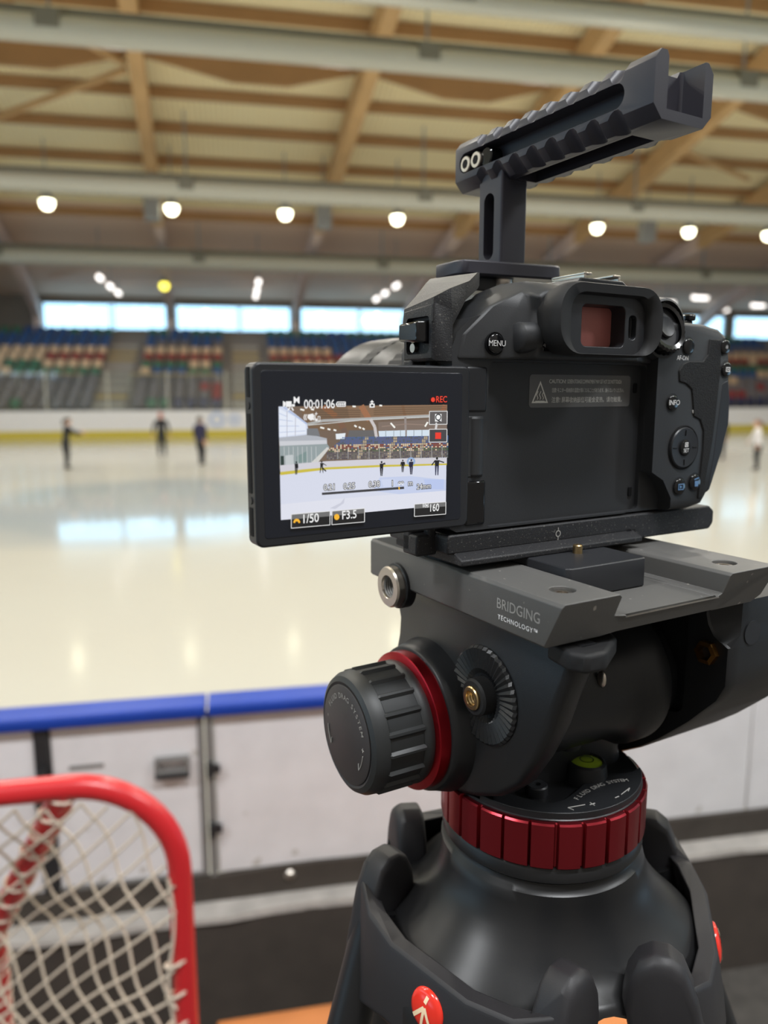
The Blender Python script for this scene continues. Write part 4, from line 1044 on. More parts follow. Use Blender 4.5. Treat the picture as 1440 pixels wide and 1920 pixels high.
for x in range(530, 1347, 78): P.strip([(x, 470), (x + 2, 560)], 3, (188, 190, 192))
P.hold = False
P.disc(1080, 580, 32, (150, 176, 214)); P.disc(1080, 580, 18, (212, 216, 226))
# skaters in the picture
def fig(x, y0, y1, arm=None, legs=0, c=(24, 24, 30), c2=None):
    h = y1 - y0; w = h * 0.13
    P.disc(x, y0 + h * 0.075, h * 0.062, c, h * 0.075)
    P.poly([(x - w, y0 + h * .17), (x + w, y0 + h * .17), (x + w * .8, y0 + h * .5), (x - w * .8, y0 + h * .5)], c)
    for s_ in (-1, 1):
        P.poly([(x + s_ * w * .05, y0 + h * .48), (x + s_ * w * .85, y0 + h * .48), (x + s_ * (w * .5 + legs), y1), (x + s_ * (w * .1 + legs), y1)], c2 or c)
    for q in (arm or []): P.strip([(x + q[0] * w, y0 + h * .21), (x + q[1] * w, y0 + h * q[2])], h * .06, c)
P.k += 1; P.hold = True
fig(222, 576, 676, [(.8, 1.0, .5)]); fig(412, 574, 664, [(1, 3.0, .38), (.8, 1.8, .3)], 8); P.strip([(414, 622), (446, 652)], 9, (24, 24, 30))
fig(860, 576, 688, [(.6, 2.0, .2), (.6, 1.8, .12)]); fig(1018, 566, 660, [(-1, -1.3, .5), (1, 1.3, .5)]); fig(1082, 562, 678, [(-.9, -1.0, .5)], 0, (34, 32, 58))
fig(1273, 548, 684, [(-.9, -2.2, .45), (.9, 3.0, .3)], 3, (26, 27, 32), (62, 66, 92))
P.hold = False
# focus scale and read-outs
P.strip([(416, 821), (1030, 777)], 18, (62, 62, 66)); P.strip([(992, 770), (994, 792)], 8, (250, 190, 50))
W_ = (245, 245, 245)
for tx, u, v in (('0.21', 428, 776), ('0.25', 576, 768), ('0.38', 764, 754), ('1', 930, 746), ('∞', 984, 745), ('m', 1058, 744)):
    P.text(tx, 2.75, u, v, (30, 30, 36), 'LEFT', .92, 0.2); P.text(tx, 2.75, u, v, W_, 'LEFT', .92)
P.text('24mm', 2.6, 1124, 772, (30, 30, 36), 'LEFT', .9, 0.2); P.text('24mm', 2.6, 1124, 772, W_, 'LEFT', .9)
P.text('00:01:06', 3.9, 274, 152, W_, 'LEFT', .80, 0.03)
P.text('M', 2.9, 194, 120, W_, 'LEFT', 1, .04)
P.rect(140, 126, 182, 168, W_); P.poly([(118, 122), (138, 136), (138, 158), (118, 172)], W_); P.rect(184, 148, 206, 166, W_)
P.strip([(170, 172), (154, 196)], 10, W_); P.strip([(182, 172), (196, 196)], 10, W_)
P.rrect(522, 133, 584, 166, W_, 6); P.rect(514, 142, 520, 158, W_)
for k in range(4): P.poly([(532 + k * 13, 140), (541 + k * 13, 140), (538 + k * 13, 160), (529 + k * 13, 160)], W_)
P.poly([(782, 120), (798, 136), (766, 136)], W_); P.rect(764, 146, 802, 176, W_); P.rect(774, 154, 792, 168, (40, 40, 40)); P.rect(776, 138, 788, 146, W_)
P.disc(1236, 119, 15, (240, 66, 44), 18); P.text('REC', 3.0, 1256, 119, (240, 66, 44), 'LEFT', .88, .03)
# stabiliser symbol
for x in (282, 294): P.strip([(x, 224), (x - 8, 246), (x, 268)], 6, W_)
P.poly([(304, 226), (344, 218), (348, 262), (326, 272), (300, 250)], W_)
for x in (352, 360): P.strip([(x - 6, 228), (x, 246), (x - 6, 270)], 5, W_)
P.strip([(356, 220), (376, 220)], 5, W_); P.strip([(366, 208), (366, 232)], 5, W_); P.rect(360, 256, 374, 276, W_); P.rrect(380, 240, 394, 276, W_, 4)
# touch keys
def key(x0, y0, x1, y1, sl, dark=(34, 34, 36), split=None):
    q = lambda x, y: (x, y + sl * (x - x0))
    P.poly([q(x0, y0), q(x1, y0), q(x1, y1), q(x0, y1)], dark)
    if split: P.poly([q(x0, y0), q(x1, y0), q(x1, split), q(x0, split)], (112, 112, 112))
    P.rrect(x0, y0, x1, y1, (232, 232, 232), 5, sl)
key(1210, 206, 1342, 304, -0.01, (96, 92, 92)); P.rect(1252, 226, 1300, 282, W_); P.text('Q', 3.3, 1276, 253, (40, 44, 50), 'CENTER', 1, .04); P.poly([(1256, 290), (1268, 290), (1264, 334), (1254, 334)], (214, 214, 214))
key(1210, 340, 1342, 436, -0.01, (70, 68, 72)); P.rect(1255, 364, 1298, 412, (240, 60, 46))
key(186, 974, 476, 1078, -0.083, (22, 22, 24), 1012); P.text('1/50', 4.0, 262, 1013, W_, 'LEFT', .86, .04)
for k in range(8):
    a0, a1 = pi + pi * k / 8, pi + pi * (k + 1) / 8
    P.poly([(227 + 26 * cos(a0), 1036 + 30 * sin(a0)), (227 + 26 * cos(a1), 1036 + 30 * sin(a1)), (227 + 13 * cos(a1), 1040 + 14 * sin(a1)), (227 + 13 * cos(a0), 1040 + 14 * sin(a0))], (250, 186, 50))
key(490, 950, 734, 1052, -0.083, (22, 22, 24), 986); P.text('F3.5', 3.9, 562, 985, W_, 'LEFT', .86, .04); P.disc(526, 994, 20, (250, 186, 50), 23)
key(1106, 900, 1340, 992, -0.075, (26, 26, 28), 934); P.rect(1168, 897, 1210, 924, W_); P.text('ISO', 1.7, 1189, 911, (50, 60, 70), 'CENTER', .8, .02); P.text('160', 3.8, 1214, 932, W_, 'LEFT', .76, .03)
o = P.g.out('screen_picture', M['screen'], scr, smooth=0, normals=False)
for f in o.data.polygons: pass

# ------------------------------------------------------------------ the cage round the camera
cg = rig('camera_cage', 'speckled black metal cage round the camera, with base plate and left side arm', 'camera cage', (0, 15, -10))
g = G()
g.loft([[(x, y, z) for x, z in ((-70, -7.6), (-70, -1.6), (-69, -0.4), (74, -0.4), (77.5, -3), (77.5, -8.5), (75, -11.2), (30, -11.2), (27, -10.2), (26, -7.6))] for y in (-3.2, 38)])
plate = g.out('base_plate', M['cage'], cg, bevel=0.7)
g = G(); g.prism('x', [(-8.0, -11.3), (-8.0, -9.2), (-3.2, -7.2), (36, -7.2), (38, -9), (38, -11.3)], -67, 25.6); g.out('dovetail_foot', M['cage'], cg, bevel=0.5)
g = G(); g.lathe('y', (22.6, -8.0), [(1.5, -3.6), (1.5, -3.25)], 20); g.out('side_screw', M['dark'], plate, smooth=40)
# centre mark on the plate
g = G()
f = AX['y']; g.loft([[f(-3.36, -17.2 + r * cos(2 * pi * k / 24), -4.6 + r * sin(2 * pi * k / 24)) for k in range(24)] for r in (0.95, 1.35)], cap=False)
g.box((-17.36, -17.04), (-3.40, -3.3), (-7.2, -5.9)); g.box((-17.36, -17.04), (-3.40, -3.3), (-3.3, -2.2)); g.out('centre_mark', M['greyprint'], plate, smooth=0)
# left side frame: post with an opening, cable clamp, arm rising to the handle foot
g = G()
g.loft([[(-70, -4.5, 61), (-70, 15, 61), (-70, 15, 78), (-70, -4.5, 78)], [(-77, -4.5, 61), (-77, 15, 61), (-77, 15, 79), (-77, -4.5, 80)], [(-78, -3.5, 62), (-78, 14, 62), (-78, 14, 78.2), (-78, -3.5, 79.5)]])
g.loft([[(-78, -4, 74), (-78, 15, 74), (-77.5, 15, 79.5), (-77.5, -4, 82)], [(-70, -4.5, 73), (-70, 16, 77), (-71, 18, 84.5), (-71, -4.5, 85.2)], [(-60, 2, 82.5), (-60, 26, 85), (-60, 28, 91.2), (-60, 0, 88.8)], [(-46, 14, 88.5), (-46, 44, 90), (-46, 46, 96.2), (-46, 14, 94.5)], [(-33, 30, 92.5), (-33, 54, 92.5), (-33, 54, 98.0), (-33, 30, 97.6)]])
sa = g.out('side_arm', M['cage'], cg, bevel=1.0)
cut(sa, G().prism('x', rrect(-2.0, 12.5, 63.5, 76.0, 1.5), -80, -75.8), bevel=0.8)
g = G(); g.prism('x', [(-0.5, 67.2), (11.5, 68.0), (11.5, 73.8), (-0.5, 74.2)], -82.0, -75.5, [(-1.4, 66.6), (12, 67.4), (12, 74.4), (-1.4, 74.8)]); g.out('cable_clamp', M['gloss'], cg, bevel=0.7)
g = G(); g.lathe('x', (9.6, 65.8), [(1.6, -77.4), (1.6, -76)], 18); g.out('clamp_screw', M['steel'], cg)
g = G()
g.prism('y', [(-78, -8), (-78, 62), (-70.5, 62), (-70.5, -8)], 9.5, 15.0)
g.prism('y', [(-73, -8), (-73, 62), (-69.3, 62), (-69.3, -8)], 4.8, 8.6)
g.box((-78, -69), (4.8, 15), (-9, -1)); g.out('side_post', M['cage'], cg, bevel=1.0)
# handle foot: top plate with a clamp screw shoe that grips the camera's shoulder
g = G(); g.prism('z', [(-36, 42.5), (-34.5, 39), (-32, 38), (8, 32), (12.5, 33), (14, 37), (10, 56), (6, 60), (-33, 60), (-36, 57)], 98.0, 104.0); foot = g.out('top_bar', M['anod'], cg, bevel=0.8)
g = G(); g.prism('z', rrect(-27, -8, 42, 57, 2), 92.5, 98.2); g.out('mount_block', M['body_smooth'], cg, bevel=0.5)
g = G(); g.lathe('z', (-10.5, 44.0), [(4.6, 94.0), (5, 94.6), (5, 97.9)], 28); g.out('clamp_bolt', M['steel'], cg)
# ------------------------------------------------------------------ top handle
hd = rig('camera_grip_bar', 'anodised black top handle with long side slot and scalloped edges above the camera', 'handle', (-4, 47, 104))
X0, X1, Z0h, Z1h, Y0, Y1 = -18.0, 10.2, 137.8, 158.6, -40.0, 69.0
sec = [(X0, Z0h + 4.2), (X0, Z1h - 3.0), (X0 + 2.6, Z1h), (X1 - 2.6, Z1h), (X1, Z1h - 3.0), (X1, Z0h + 4.2), (X1 - 4.0, Z0h), (X0 + 4.0, Z0h)]
g = G(); g.loft([[(x, y, z) for x, z in sec] for y in (Y0, Y1)]); bar = g.out('handle_bar', M['anod'], hd)
# hollow channel, open at the bottom
cut(bar, G().box((-9.5, 1.7), (-24, 38), (Z0h - 3, Z1h - 6.5)))
cut(bar, G().prism('x', stadium(-27.5, 66.0, Z0h + 6.8, Z0h + 15.0, 10), X0 - 2, X0 + 7.2))
cut(bar, G().prism('x', stadium(-27.5, 66.0, Z0h + 6.8, Z0h + 15.0, 10), X1 + 2, X1 - 7.2))
# shoe pocket in the rear end and raised edges
cut(bar, G().prism('z', rrect(X0 + 6.2, X1 - 4.2, Y0 - 8, Y0 + 9.5, 1.0), Z0h + 3.4, Z1h + 3))
cut(bar, G().prism('y', [(X0 + 4.8, Z1h + 1), (X0 + 6.5, Z1h - 2.2), (X1 - 6.5, Z1h - 2.2), (X1 - 4.8, Z1h + 1)], Y0 - 2, Y1 + 2))
g = G()
for k in range(8):
    yy = -24 + k * 10.6
    for (cx, cz, dx, dz) in ((X0 + 0.4, Z0h + 0.4, 1, -1), (X1 - 0.4, Z0h + 0.4, -1, -1), (X0 + 0.7, Z1h - 0.4, 1, 1), (X1 - 0.7, Z1h - 0.4, -1, 1)):
        d = Vector((dx, 0, -dz)) if dz < 0 else Vector((dx, 0, -dz))
        t_ = Vector((1, 0, -1)) if dx * dz < 0 else Vector((1, 0, 1))
        t_.normalize(); c = Vector((cx, yy, cz))
        # scallop: a short cylinder lying across the chamfer
        pts = [c - t_ * 5.5, c + t_ * 5.5]
        r_ = 4.2 if dz < 0 else 3.6
        g.tube(pts, r_, 14)
cut(bar, g, bevel=0.45)
g = G(); 
for y_ in (62.2, 54.8): g.lathe('x', (y_, Z0h + 10.6), [(3.4, X0 + 3), (3.4, X0 + 0.6), (3.1, X0 + 0.2), (1.9, X0 + 0.2), (1.75, X0 + 1.6), (0.05, X0 + 1.6)], 6 if False else 28, cap=False)
g.out('socket_bolt', M['steel'], hd, label='two silver socket bolts in the slot')
g = G()
for y_ in (62.2, 54.8): g.lathe('x', (y_, Z0h + 10.6), [(1.85, X0 + 0.15), (0.05, X0 + 0.15)], 6, cap=False)
g.out('hex_socket', M['dark'], hd, smooth=0)
g = G(); g.lathe('x', (49.0, Z0h + 10.6), [(3.9, X0 + 7.5), (3.9, X0 + 1.8), (3.4, X0 + 1.4), (0.05, X0 + 1.4)], 28, cap=False); g.out('clamp_bolt', M['gloss'], hd)
g = G(); g.prism('z', rrect(-15.0, -1.2, 39.7, 55.6, 1.2), 103.6, Z0h + 4); post = g.out('handle_post', M['anod'], hd)
cut(post, G().prism('x', stadium(44.8, 51.6, 106.5, 133.6, 10), -17, -9.0), bevel=0.4)

# ------------------------------------------------------------------ fluid video head
fh = rig('fluid_head', 'black fluid video head with red drag rings, under the caged camera', 'tripod head', (-9, 10, -131))
# top bed with two rails
xs = [(-63, -29.5), (-63, -15.2), (-62, -14), (-38, -14), (-37, -15), (-37, -22), (-33, -22), (-33, -22.6), (14, -22.6), (14, -22), (18, -22), (18, -15), (19, -14), (45, -14), (46, -15.2), (46, -27), (43, -30), (19, -30), (16, -27.4), (-36, -27.4), (-38, -30.5), (-62, -30.5)]
def ry(x, z):
    rail = x < -36.5 or x > 17.5
    return (-55.0 + max(0, -17.5 - z) * 0.62) if rail and z < -17.5 else (-55.0 if rail else -53.5 + max(0, -22.6 - z) * 0.25)
g = G(); g.loft([[(x, ry(x, z), z) for x, z in xs], [(x, 66.5, z) for x, z in xs]])
bed = g.out('top_bed', M['headbed'], fh)
c = G()
for q in ((-50.0, -41.0), (31.5, -42.5), (-50.5, 49.0), (31.5, 49)): c.lathe('z', q, [(4.4, -18.2), (4.4, -13)], 28)
cut(bed, c, bevel=0.7)
for q in ((-50.0, -41.0), (31.5, -42.5), (-50.5, 49.0)):
    g = G(); g.lathe('z', q, [(3.7, -18.4), (3.7, -15.3), (3.2, -15.0), (1.9, -15.0), (1.8, -17.0), (0.05, -17.0)], 28, cap=False); g.out('bed_screw', M['steel'], bed)
# worn bright edge where the channel floor ends
g = G(); g.box((-33.0, 14.0), (-53.75, -53.2), (-22.75, -22.45)); g.out('worn_edge', M['steel'], bed, smooth=0)
g = G(); g.text('BRIDGING', 5.2, leftT(-63.06, -34.2, -21.2), 1.0, 'CENTER', xs=0.92); g.out('bed_text', M['greyprint'], bed, smooth=0)
g = G(); g.text('TECHNOLOGY™', 2.35, leftT(-63.06, -34.2, -25.9), 1.18, 'CENTER', 0.03); g.out('bed_subtext', M['white'], bed, smooth=0)
# quick-release plate
g = G(); g.prism('z', [(-36.4, -28), (-35, -29.6), (2.6, -29.6), (4, -28), (4, 52), (-36.4, 52)], -22.4, -11.3); qr = g.out('quick_release_plate', M['body_smooth'], fh, bevel=0.6)
g = G(); g.lathe('z', (-14.0, -11.0), [(1.9, -11.5), (1.9, -8.3), (1.5, -7.9), (0.05, -7.9)], 20, cap=False); g.out('plate_pin', M['brass'], qr)
# silver threaded socket on the left of the bed
g = G(); g.lathe('x', (42.4, -30.0), [(9.6, -60), (9.6, -64.2), (9.0, -64.6), (7, -64.6)], 36, cap=False); g.out('socket_seat', M['headbody'], fh)
g = G(); g.lathe('x', (42.4, -30.0), [(8.3, -63), (8.7, -64), (8.7, -67.6), (8.1, -68.4), (5.0, -68.4), (4.6, -67.8), (4.5, -62)], 36, cap=False); nt_ = g.out('threaded_socket', M['steel'], fh, label='bright steel threaded socket')
g = G(); g.lathe('x', (42.4, -30.0), [(4.5 - (0.45 if k % 2 else 0), -67.4 + k * 0.55) for k in range(10)] + [(0.05, -62.2)], 32, cap=False); g.out('socket_thread', M['galv'], nt_, smooth=20)
# lock lever below the bed
g = G(); g.prism('z', [(-55, -40), (-57, -52), (-54, -57.5), (-46, -58), (-32, -49), (-29, -44), (-30, -39), (-38, -36)], -37.5, -31.0); g.out('plate_lock_lever', M['rubber'], fh, bevel=1.4, seg=3)
# left cheek with the tilt housing
cheek = [(66, -30.6), (63.5, -38), (60, -48), (61, -58), (64, -68), (66, -80), (64, -96), (57, -108), (46, -115), (34, -117.5), (20, -116), (2, -109.5), (-13, -102), (-24, -92), (-33, -78), (-40, -64), (-45, -50), (-49, -40), (-51, -30.6)]
g = G(); cc = (10, -70)
def shr(p, d): return (cc[0] + (p[0] - cc[0]) * (1 - d / 60), min(-30.6, cc[1] + (p[1] - cc[1]) * (1 - d / 46)))
g.loft([[(x, *shr(p, d)) for p in cheek] for x, d in ((-52.5, 3.2), (-51.3, 1.0), (-49.5, 0), (-43.5, 0), (-42.3, 0.8), (-41.8, 2.5), (-41.6, 6))])
lc = g.out('left_cheek', M['headbody'], fh, smooth=60)
KY, KZ = 33.0, -85.6
g = G(); g.lathe('x', (KY, KZ), [(33.5, -49), (32.6, -53), (30.8, -58.5), (30.2, -61.0), (29.4, -61.6), (27.6, -61.4), (27.2, -57), (0.05, -57)], 64, cap=False); g.out('tilt_housing', M['headbody'], lc, smooth=50)
# tilt drag knob
g = G(); g.lathe('x', (KY, KZ), [(0.05, -58.5), (27.6, -58.6), (28.6, -59.2), (28.6, -66.2), (28.0, -66.6), (0.05, -66.7)], 64, cap=False); tk = g.out('tilt_drag_ring', M['redanod'], fh, smooth=40, label='red anodised ring behind the knob')
kn = G()
def kr(r, h, a):
    k = (a / (2 * pi) * 20) % 1.0
    return r + (1.25 if (k < 0.22 and r > 23) else 0)
kn.lathe('x', (KY, KZ), [(25.0, -66.4), (25.6, -67.6), (25.4, -70), (24.6, -71.2)], 80, cap=False)
kn.lathe('x', (KY, KZ), [(24.4, -70.8), (24.4, -71.4), (24.3, -86), (23.6, -86.8)], 160, rfun=kr, cap=False)
kn.lathe('x', (KY, KZ), [(24.8, -86.4), (24.6, -89.6), (23.2, -92), (21.2, -93.0), (20.2, -92.6), (0.05, -92.4)], 80, cap=False)
knob = kn.out('tilt_drag_knob', M['knobrub'], fh, smooth=32)
g = G(); g.lathe('x', (KY, KZ), [(20.0, -92.2), (20.0, -93.0), (19.4, -93.4), (0.05, -93.5)], 64, cap=False); g.out('knob_cap', M['knobcap'], knob)
g = G()
def arc_text(g, s_, size, r, a_start, step, place, widths=None):
    """letters along an arc, angles clockwise from the top as seen on the face"""
    a = a_start
    for ch in s_:
        w = dict(I=0.45, M=1.15, W=1.2, L=.85, F=.85, E=.9).get(ch, 1.0) if ch != ' ' else 0.7
        a += step * w / 2
        if ch != ' ':
            ar = radians(a); g.text(ch, size, place(r * sin(ar), r * cos(ar), -a), 1.0, 'CENTER', 0.02)
        a += step * w / 2
def face_place(u, v, rot): return leftT(-93.62, KY - u, KZ + v, rot)
arc_text(g, 'FLUID DRAG SYSTEM', 3.1, 15.6, -62, 8.6, face_place)
g.text('+', 4.2, face_place(15.2, -0.4, 0), 1, 'CENTER', .03)
g.text('-', 4.2, face_place(-15.6, 2.6, 90), 1, 'CENTER', .03)
def arrow(g, pts, barb, r=0.22): g.tube(pts, r, 6); g.tube([pts[-1], barb], r, 6)
def fp(a, r): return (-93.6, KY - r * sin(radians(a)), KZ + r * cos(radians(a)))
arrow(g, [fp(a, 15.4) for a in range(100, 131, 5)], fp(122, 13.6)); arrow(g, [fp(-a, 15.4) for a in range(95, 126, 5)], fp(-117, 13.6))
g.out('knob_text', M['greyprint'], knob, smooth=0)
# rosette with brass insert
RYc, RZc = -4.6, -63.6
g = G(); seg = 84; f = AX['x']
def rz_(i): return -1.35 if i % 2 else 0.0
g.loft([[f(-53.2 + (0.5 * rz_(i) if r > 8 else 0) + dx, RYc + r * cos(2 * pi * i / seg), RZc + r * sin(2 * pi * i / seg)) for i in range(seg)] for r, dx in ((19.4, 3.5), (19.2, 0.3), (18.2, -0.7), (10.5, -0.4), (8.5, 0.6), (6.9, 0.6))], cap=False)
ro = g.out('arm_rosette', M['headbody'], fh, smooth=10, label='toothed rosette for the pan arm')
g = G(); g.lathe('x', (RYc, RZc), [(7.2, -51), (7.2, -57.6), (6.4, -58.4), (4.6, -58.4), (4.6, -56)], 36, cap=False); g.out('rosette_hub', M['rubber'], ro)
g = G(); g.lathe('x', (RYc, RZc), [(4.6, -56), (4.6, -59.2), (4.2, -59.6), (3.0, -59.6), (2.8, -59.0)] + [(2.8 - (0.35 if k % 2 else 0), -58.6 + k * .6) for k in range(9)] + [(0.05, -53)], 32, cap=False); g.out('brass_insert', M['brass'], ro, smooth=25)
# right cheek with the second pan-arm socket
rcheek = [(66, -30.2), (62, -46), (64, -70), (60, -92), (46, -110), (26, -117), (6, -114), (-5, -107), (-15.4, -98.5), (-23.2, -91.1), (-29.5, -85), (-35.2, -78.5), (-41.5, -71.5), (-46.6, -64.1), (-49.2, -58.5), (-49.9, -53.2), (-48.8, -50), (-46.7, -48.4), (-43, -47.4), (-38.3, -45.0), (-35.6, -41), (-34.4, -37.0), (-34.0, -30.2)]
rcheek = [(max(y_, -45.0), z_) for y_, z_ in rcheek]
cc2 = (10, -70)
def shr2(p, d): return (cc2[0] + (p[0] - cc2[0]) * (1 - d / 60), min(-30.2, cc2[1] + (p[1] - cc2[1]) * (1 - d / 46)))
ocheek = rcheek[:15] + [(-45, -53.2), (-45, -50), (-45, -47.5), (-45, -44), (-45, -40), (-45, -36), (-45, -33), (-45, -30.2)]
g = G(); g.loft([[(x, *shr2(p, d)) for p in pl] for x, d, pl in ((35, 0.6, rcheek), (36, 0, rcheek), (41.5, 0, ocheek), (88, 0, ocheek), (93, 1.5, ocheek), (95, 5, ocheek))]); rc = g.out('right_cheek', M['headbody'], fh, smooth=30)
cut(rc, G().prism('x', rrect(-26, 40, -84, -34, 6), 30, 39.0), bevel=0, smooth=30)
g = G(); g.lathe('y', (48.6, -44.0), [(4.9, -45.4), (4.9, -40)], 32); g.out('socket_cover', M['body_smooth'], rc)
g = G(); g.lathe('x', (-36.0, -52.5), [(5.0, 38.5), (5.0, 32.6), (3.2, 32.3), (3.0, 37)], 6, cap=False); g.out('brass_nut', M['darkbrass'], rc, smooth=0)
g = G(); g.lathe('z', (67, -30.5), [(2.4, -30.1), (2.4, -34.5)], 20); g.out('corner_screw', M['steel'], rc)
# central body: tilt drum, neck and round base
g = G(); g.lathe('x', (6, -72), [(26, -41), (27, 10), (29, 15), (31.5, 20), (31.5, 28), (28, 31), (27, 37)], 56); g.out('tilt_drum', M['headbody'], fh, smooth=40)
g = G()
g.loft([[(x, y, z) for x, y in rrect(x0, x1, y0, y1, 12, 6)] for z, x0, x1, y0, y1 in ((-112, -38, 31, -4, 48), (-106, -38, 29.5, -4, 48), (-100, -38, 31, -4, 47), (-92, -38, 35, -5, 46), (-82, -38, 41, -6, 45), (-66, -38, 44, -8, 42))])
bs = g.out('head_base', M['headbody'], fh, smooth=60)
g = G(); g.lathe('z', (-9, 10), [(41.6, -112.2), (41.8, -111.4), (41.0, -110.8), (0.05, -110.7)], 96, cap=False); dk_ = g.out('scale_disc', M['headbody'], fh)
# raised crescent that carries the printed scale, with a wavy inner edge round the bubble pocket
wave = [(-46, 2), (-40, -3), (-36, -9), (-33, -14.6), (-27.8, -18.0), (-22, -18.2), (-15, -16.2), (-8.5, -13.8), (-2, -12.4), (4.3, -12.2), (9.5, -13.4), (13.5, -15.6), (18, -16.6), (23, -15.5)]
rim = [(-9 + 41.4 * cos(radians(a)), 10 + 41.4 * sin(radians(a))) for a in range(-38, -169, -5)]
g = G(); g.prism('z', wave + rim, -111.5, -108.4); g.out('scale_rim', M['headbody'], fh, bevel=0.5, smooth=40)
g = G(); g.lathe('z', (-0.3, -7.6), [(9.0, -111), (8.0, -103.2), (7.0, -102.4), (6.6, -102.8), (6.4, -105)], 40, cap=False); bl_ = g.out('bubble_level', M['headbody'], fh)
g = G(); g.lathe('z', (-0.3, -7.6), [(6.6, -105), (6.6, -103.4), (4.2, -102.4), (0.05, -102.2)], 40, cap=False); g.out('level_vial', M['vial'], bl_, label='yellow-green bubble level')
g = G(); f = AX['z']; g.loft([[f(-102.1, -0.3 + r * cos(2 * pi * k / 28), -7.6 + r * sin(2 * pi * k / 28)) for k in range(28)] for r in (2.6, 2.9)], cap=False); g.out('level_ring', M['dark'], bl_, smooth=0)
g = G(); g.lathe('z', (-26.5, -6.5), [(4.4, -111), (4.4, -107.0), (3.9, -106.5), (1.5, -106.5), (1.3, -107.6), (0.05, -107.6)], 32, cap=False); g.out('base_screw', M['body_smooth'], fh)
g = G(); g.lathe('z', (-8, -4), [(5.0, -96), (5.6, -94), (5.4, -82), (4.8, -80), (0.05, -79.6)], 28, cap=False); g.out('tilt_lock_boss', M['headbody'], fh)
g = G(); g.lathe('z', (-8, -4), [(2.2, -79.8), (2.2, -78.4), (1.6, -78.0), (0.05, -78)], 20, cap=False); g.out('boss_screw', M['gloss'], fh)
g = G(); g.sphere((-7.0, -20.0, -61.0), 2.2, 16, 10, (0.6, 1, 1.6)); g.out('counterbalance_stud', M['steel'], fh)
# printed scale on the disc
g = G()
TP = [(-19.4, -21.0), (-14.5, -19.2), (-9.8, -18.4), (-6, -17.9), (-2.6, -17.8), (1, -17.9), (4.4, -18.4), (7.4, -19.3), (10.4, -20.6)]
msg = 'FLUID DRAG SYSTEM'; wd = [dict(I=0.5, M=1.15).get(c, 1.0) if c != ' ' else 0.9 for c in msg]
tot = sum(wd); acc = 0.0
for ch, w_ in zip(msg, wd):
    f_ = (acc + w_ / 2) / tot * (len(TP) - 1); acc += w_; k_ = min(int(f_), len(TP) - 2)
    a_, b_ = Vector(TP[k_]), Vector(TP[k_ + 1]); q_ = a_.lerp(b_, f_ - k_); d_ = b_ - a_
    if ch != ' ': g.text(ch, 3.0, Matrix.Translation((q_.x, q_.y, -108.32)) @ Matrix.Rotation(atan2(d_.y, d_.x), 4, 'Z'), 1.0, 'CENTER', 0.02)
zt_ = -108.3
arrow(g, [(-18.7, -25.4, zt_), (-26.0, -23.7, zt_)], (-25.2, -26.0, zt_), 0.2); arrow(g, [(-0.8, -27.2, zt_), (6.0, -25.4, zt_)], (3.6, -26.8, zt_), 0.2)
g.tube([(-17.2, -26.4, zt_), (-14.6, -26.6, zt_)], .22, 6); g.tube([(-15.9, -27.7, zt_), (-15.9, -25.3, zt_)], .22, 6); g.tube([(-4.8, -27.7, zt_), (-2.6, -27.7, zt_)], .22, 6)
g.out('scale_text', M['greyprint'], fh, smooth=0)
# pan drag ring
def pr(r, h, a):
    k = (a / (2 * pi) * 26) % 1.0
    return r - (1.7 if k < 0.12 else 0.0) + (0.0 if k < .12 else -0.25 * abs(k - .56))
g = G(); g.lathe('z', (-9, 10), [(38, -131), (43.2, -131), (43.8, -130.3), (43.8, -112.8), (43.2, -112.1), (40, -112)], 26 * 16, rfun=pr, cap=False); g.out('pan_drag_ring', M['reddark'], fh, smooth=18, label='deep red fluted pan drag ring')

# ------------------------------------------------------------------ tripod
tp = rig('tripod', 'black twin-tube video tripod under the fluid head, with round red badges on leg clamps', 'tripod', (-9, 10, -1949))
AXI = Vector((-9, 10, 0))
LEG_A = [radians(-167), radians(-47), radians(73)]
def lobe(a, k): return max(0.0, cos(3 * (a - LEG_A[0]))) * k
g = G(); N = 96; loops = []
for r, z, lb in ((41.5, -131.2, 0), (43.0, -133, 0), (43.0, -137, 0), (40.8, -139, 0), (41.2, -141, 0), (43.4, -142.5, 0), (44, -147, 0.5), (45, -151.5, 1.2), (47.2, -156.5, 2.2), (51, -162, 3.4), (56.5, -168, 4.5), (62.5, -174, 5.5), (67.5, -181, 6.3), (70, -189, 7), (71, -198, 7), (70, -208, 7)):
    L_ = []
    for i in range(N):
        a = 2 * pi * i / N; c3 = cos(3 * (a - LEG_A[0]))
        rr = r + lb * c3
        zz = z
        if z < -173: zz = -173 + (z + 173) * (0.14 + 0.86 * (0.5 + 0.5 * c3) ** 0.7)
        L_.append((-9 + rr * cos(a), 10 + rr * sin(a), zz))
    loops.append(L_)
inner = [[(-9 + (p[0] + 9) * 0.9, 10 + (p[1] - 10) * 0.9, p[2] + 0.5) for p in loops[-1]], [(-9 + 44 * cos(2 * pi * i / N), 10 + 44 * sin(2 * pi * i / N), -166) for i in range(N)]]
g.loft(loops + inner, cap=True); sp = g.out('spider', M['tripod'], tp, smooth=45)
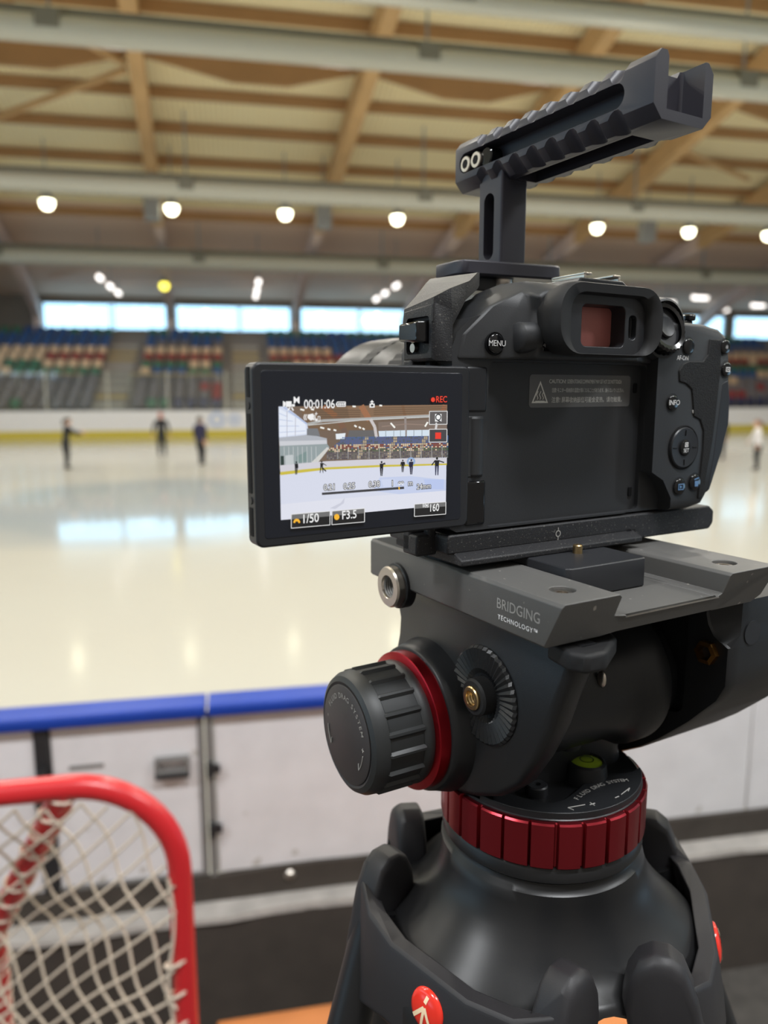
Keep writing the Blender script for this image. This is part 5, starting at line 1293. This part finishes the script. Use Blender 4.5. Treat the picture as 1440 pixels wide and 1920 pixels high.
for li, la in enumerate(LEG_A):
    u = Vector((cos(la), sin(la), 0)); t_ = Vector((-sin(la), cos(la), 0))
    def LP(t, r, z): return AXI + t_ * t + u * r + Vector((0, 0, z))
    # clamp: a cross band with two rounded side arms
    g = G()
    plan = [(-53, 52), (-50.5, 62), (-38, 69), (-20, 73.5), (20, 73.5), (38, 69), (50.5, 62), (53, 52), (46, 50), (43, 58), (34, 62.5), (18, 66.5), (-18, 66.5), (-34, 62.5), (-43, 58), (-46, 50)]
    def zt(t): return -168 - 2.5 * max(0, 1 - abs(t) / 46) if abs(t) < 46 else -168 + (abs(t) - 46) * 1.2
    def zb(t): return -203 + (2 if abs(t) < 30 else -6)
    g.loft([[LP(t, r + o_, z) for t, r in plan for z in [zf(t)]] for zf, o_ in ((zb, 3.0), (lambda t: zb(t) + 2, 4.0), (lambda t: (zt(t) + zb(t)) / 2, 2.0), (lambda t: zt(t) - 2, -0.5), (zt, -1.5))])
    for sd in (-1, 1):
        prof = [(36, -172), (37.5, -162), (41, -155), (46, -151.5), (52, -151.5), (57, -155), (62, -166), (66.5, -184), (70, -200), (71, -214), (66, -224), (56, -224), (48, -212), (40, -190)]
        def pp(t, k): return [LP(sd * t, 52 + (r - 52) * k, -186 + (z + 186) * k) for r, z in prof]
        g.loft([pp(40.5, 0.9), pp(42, 0.98), pp(50.5, 1.0), pp(53.5, .94), pp(54.8, .84)])
    leg = g.out('leg', M['tripod_band'], tp, bevel=0.9, seg=2, smooth=50)
    for sd in (-1, 1):
        p0 = LP(sd * 46.5, 54, -176); d = (u * sin(radians(21)) + Vector((0, 0, -cos(radians(21)))) - t_ * sd * 0.012).normalized()
        k1 = (-176 + 1150) / cos(radians(21)); 
        g = G(); g.tube([p0, p0 + d * 950], 9.6, 20); g.out('upper_tube', M['tripod'], leg)
    pc = LP(0, 54, -176); d0 = (u * sin(radians(21)) + Vector((0, 0, -cos(radians(21))))).normalized()
    Lf = (1949 - 176 - 6) / cos(radians(21))
    g = G(); g.tube([pc + d0 * 880, pc + d0 * (Lf - 10)], 11, 20); g.out('lower_tube', M['tripod'], leg)
    q = pc + d0 * 930
    g = G(); g.loft([[q + t_ * a + u * b + Vector((0, 0, z)) for a, b in rrect(-56, 56, -16 + o_, 16 + o_, 8)] for z, o_ in ((35, -13), (-35, 13))]); g.out('leg_joint', M['tripod_band'], leg, bevel=2)
    e = pc + d0 * (Lf - 8)
    g = G(); g.lathe('z', (e.x, e.y), [(14, -1949), (17, -1944), (17, -1930), (12, -1918)], 24); g.out('rubber_foot', M['rubber'], leg)
    # round red badge with cream emblem
    nrm = (u * cos(radians(10)) + Vector((0, 0, sin(radians(10))))).normalized(); up = (Vector((0, 0, 1)) - nrm * nrm.z).normalized(); rt = up.cross(nrm)
    bc = LP(3.5, 75.0, -182)
    g = G(); g.loft([[bc + (rt * cos(2 * pi * k / 40) + up * sin(2 * pi * k / 40)) * r + nrm * h for k in range(40)] for r, h in ((8.0, -4), (8.0, 0.2), (7.6, 0.9), (6.0, 1.5), (3, 2.0), (0.05, 2.15))], cap=False); g.out('badge', M['badge'], leg, smooth=60)
    g = G()
    def em(pts, w):
        for a, b in zip(pts, pts[1:]):
            a, b = Vector(a), Vector(b); n2 = Vector((-(b - a).y, (b - a).x)).normalized() * w / 2
            def bp2(p):
                rr = p.length; return bc + rt * p.x + up * p.y + nrm * (2.36 - 0.0182 * rr * rr)
            m = 5
            for i in range(m):
                c0 = a.lerp(b, i / m); c1 = a.lerp(b, (i + 1) / m)
                g.face([g.bm.verts.new(bp2(p)) for p in (c0 + n2, c1 + n2, c1 - n2, c0 - n2)])
    em([(0, 1.4), (-5.4, -4.6)], 1.5); em([(0.2, 1.6), (-0.9, -6.6)], 1.3); em([(0.3, 1.6), (4.0, -5.4)], 1.3); em([(0.0, 3.2), (0.8, 6.0)], 1.5)
    g.out('badge_emblem', M['badgeink'], leg, smooth=0)
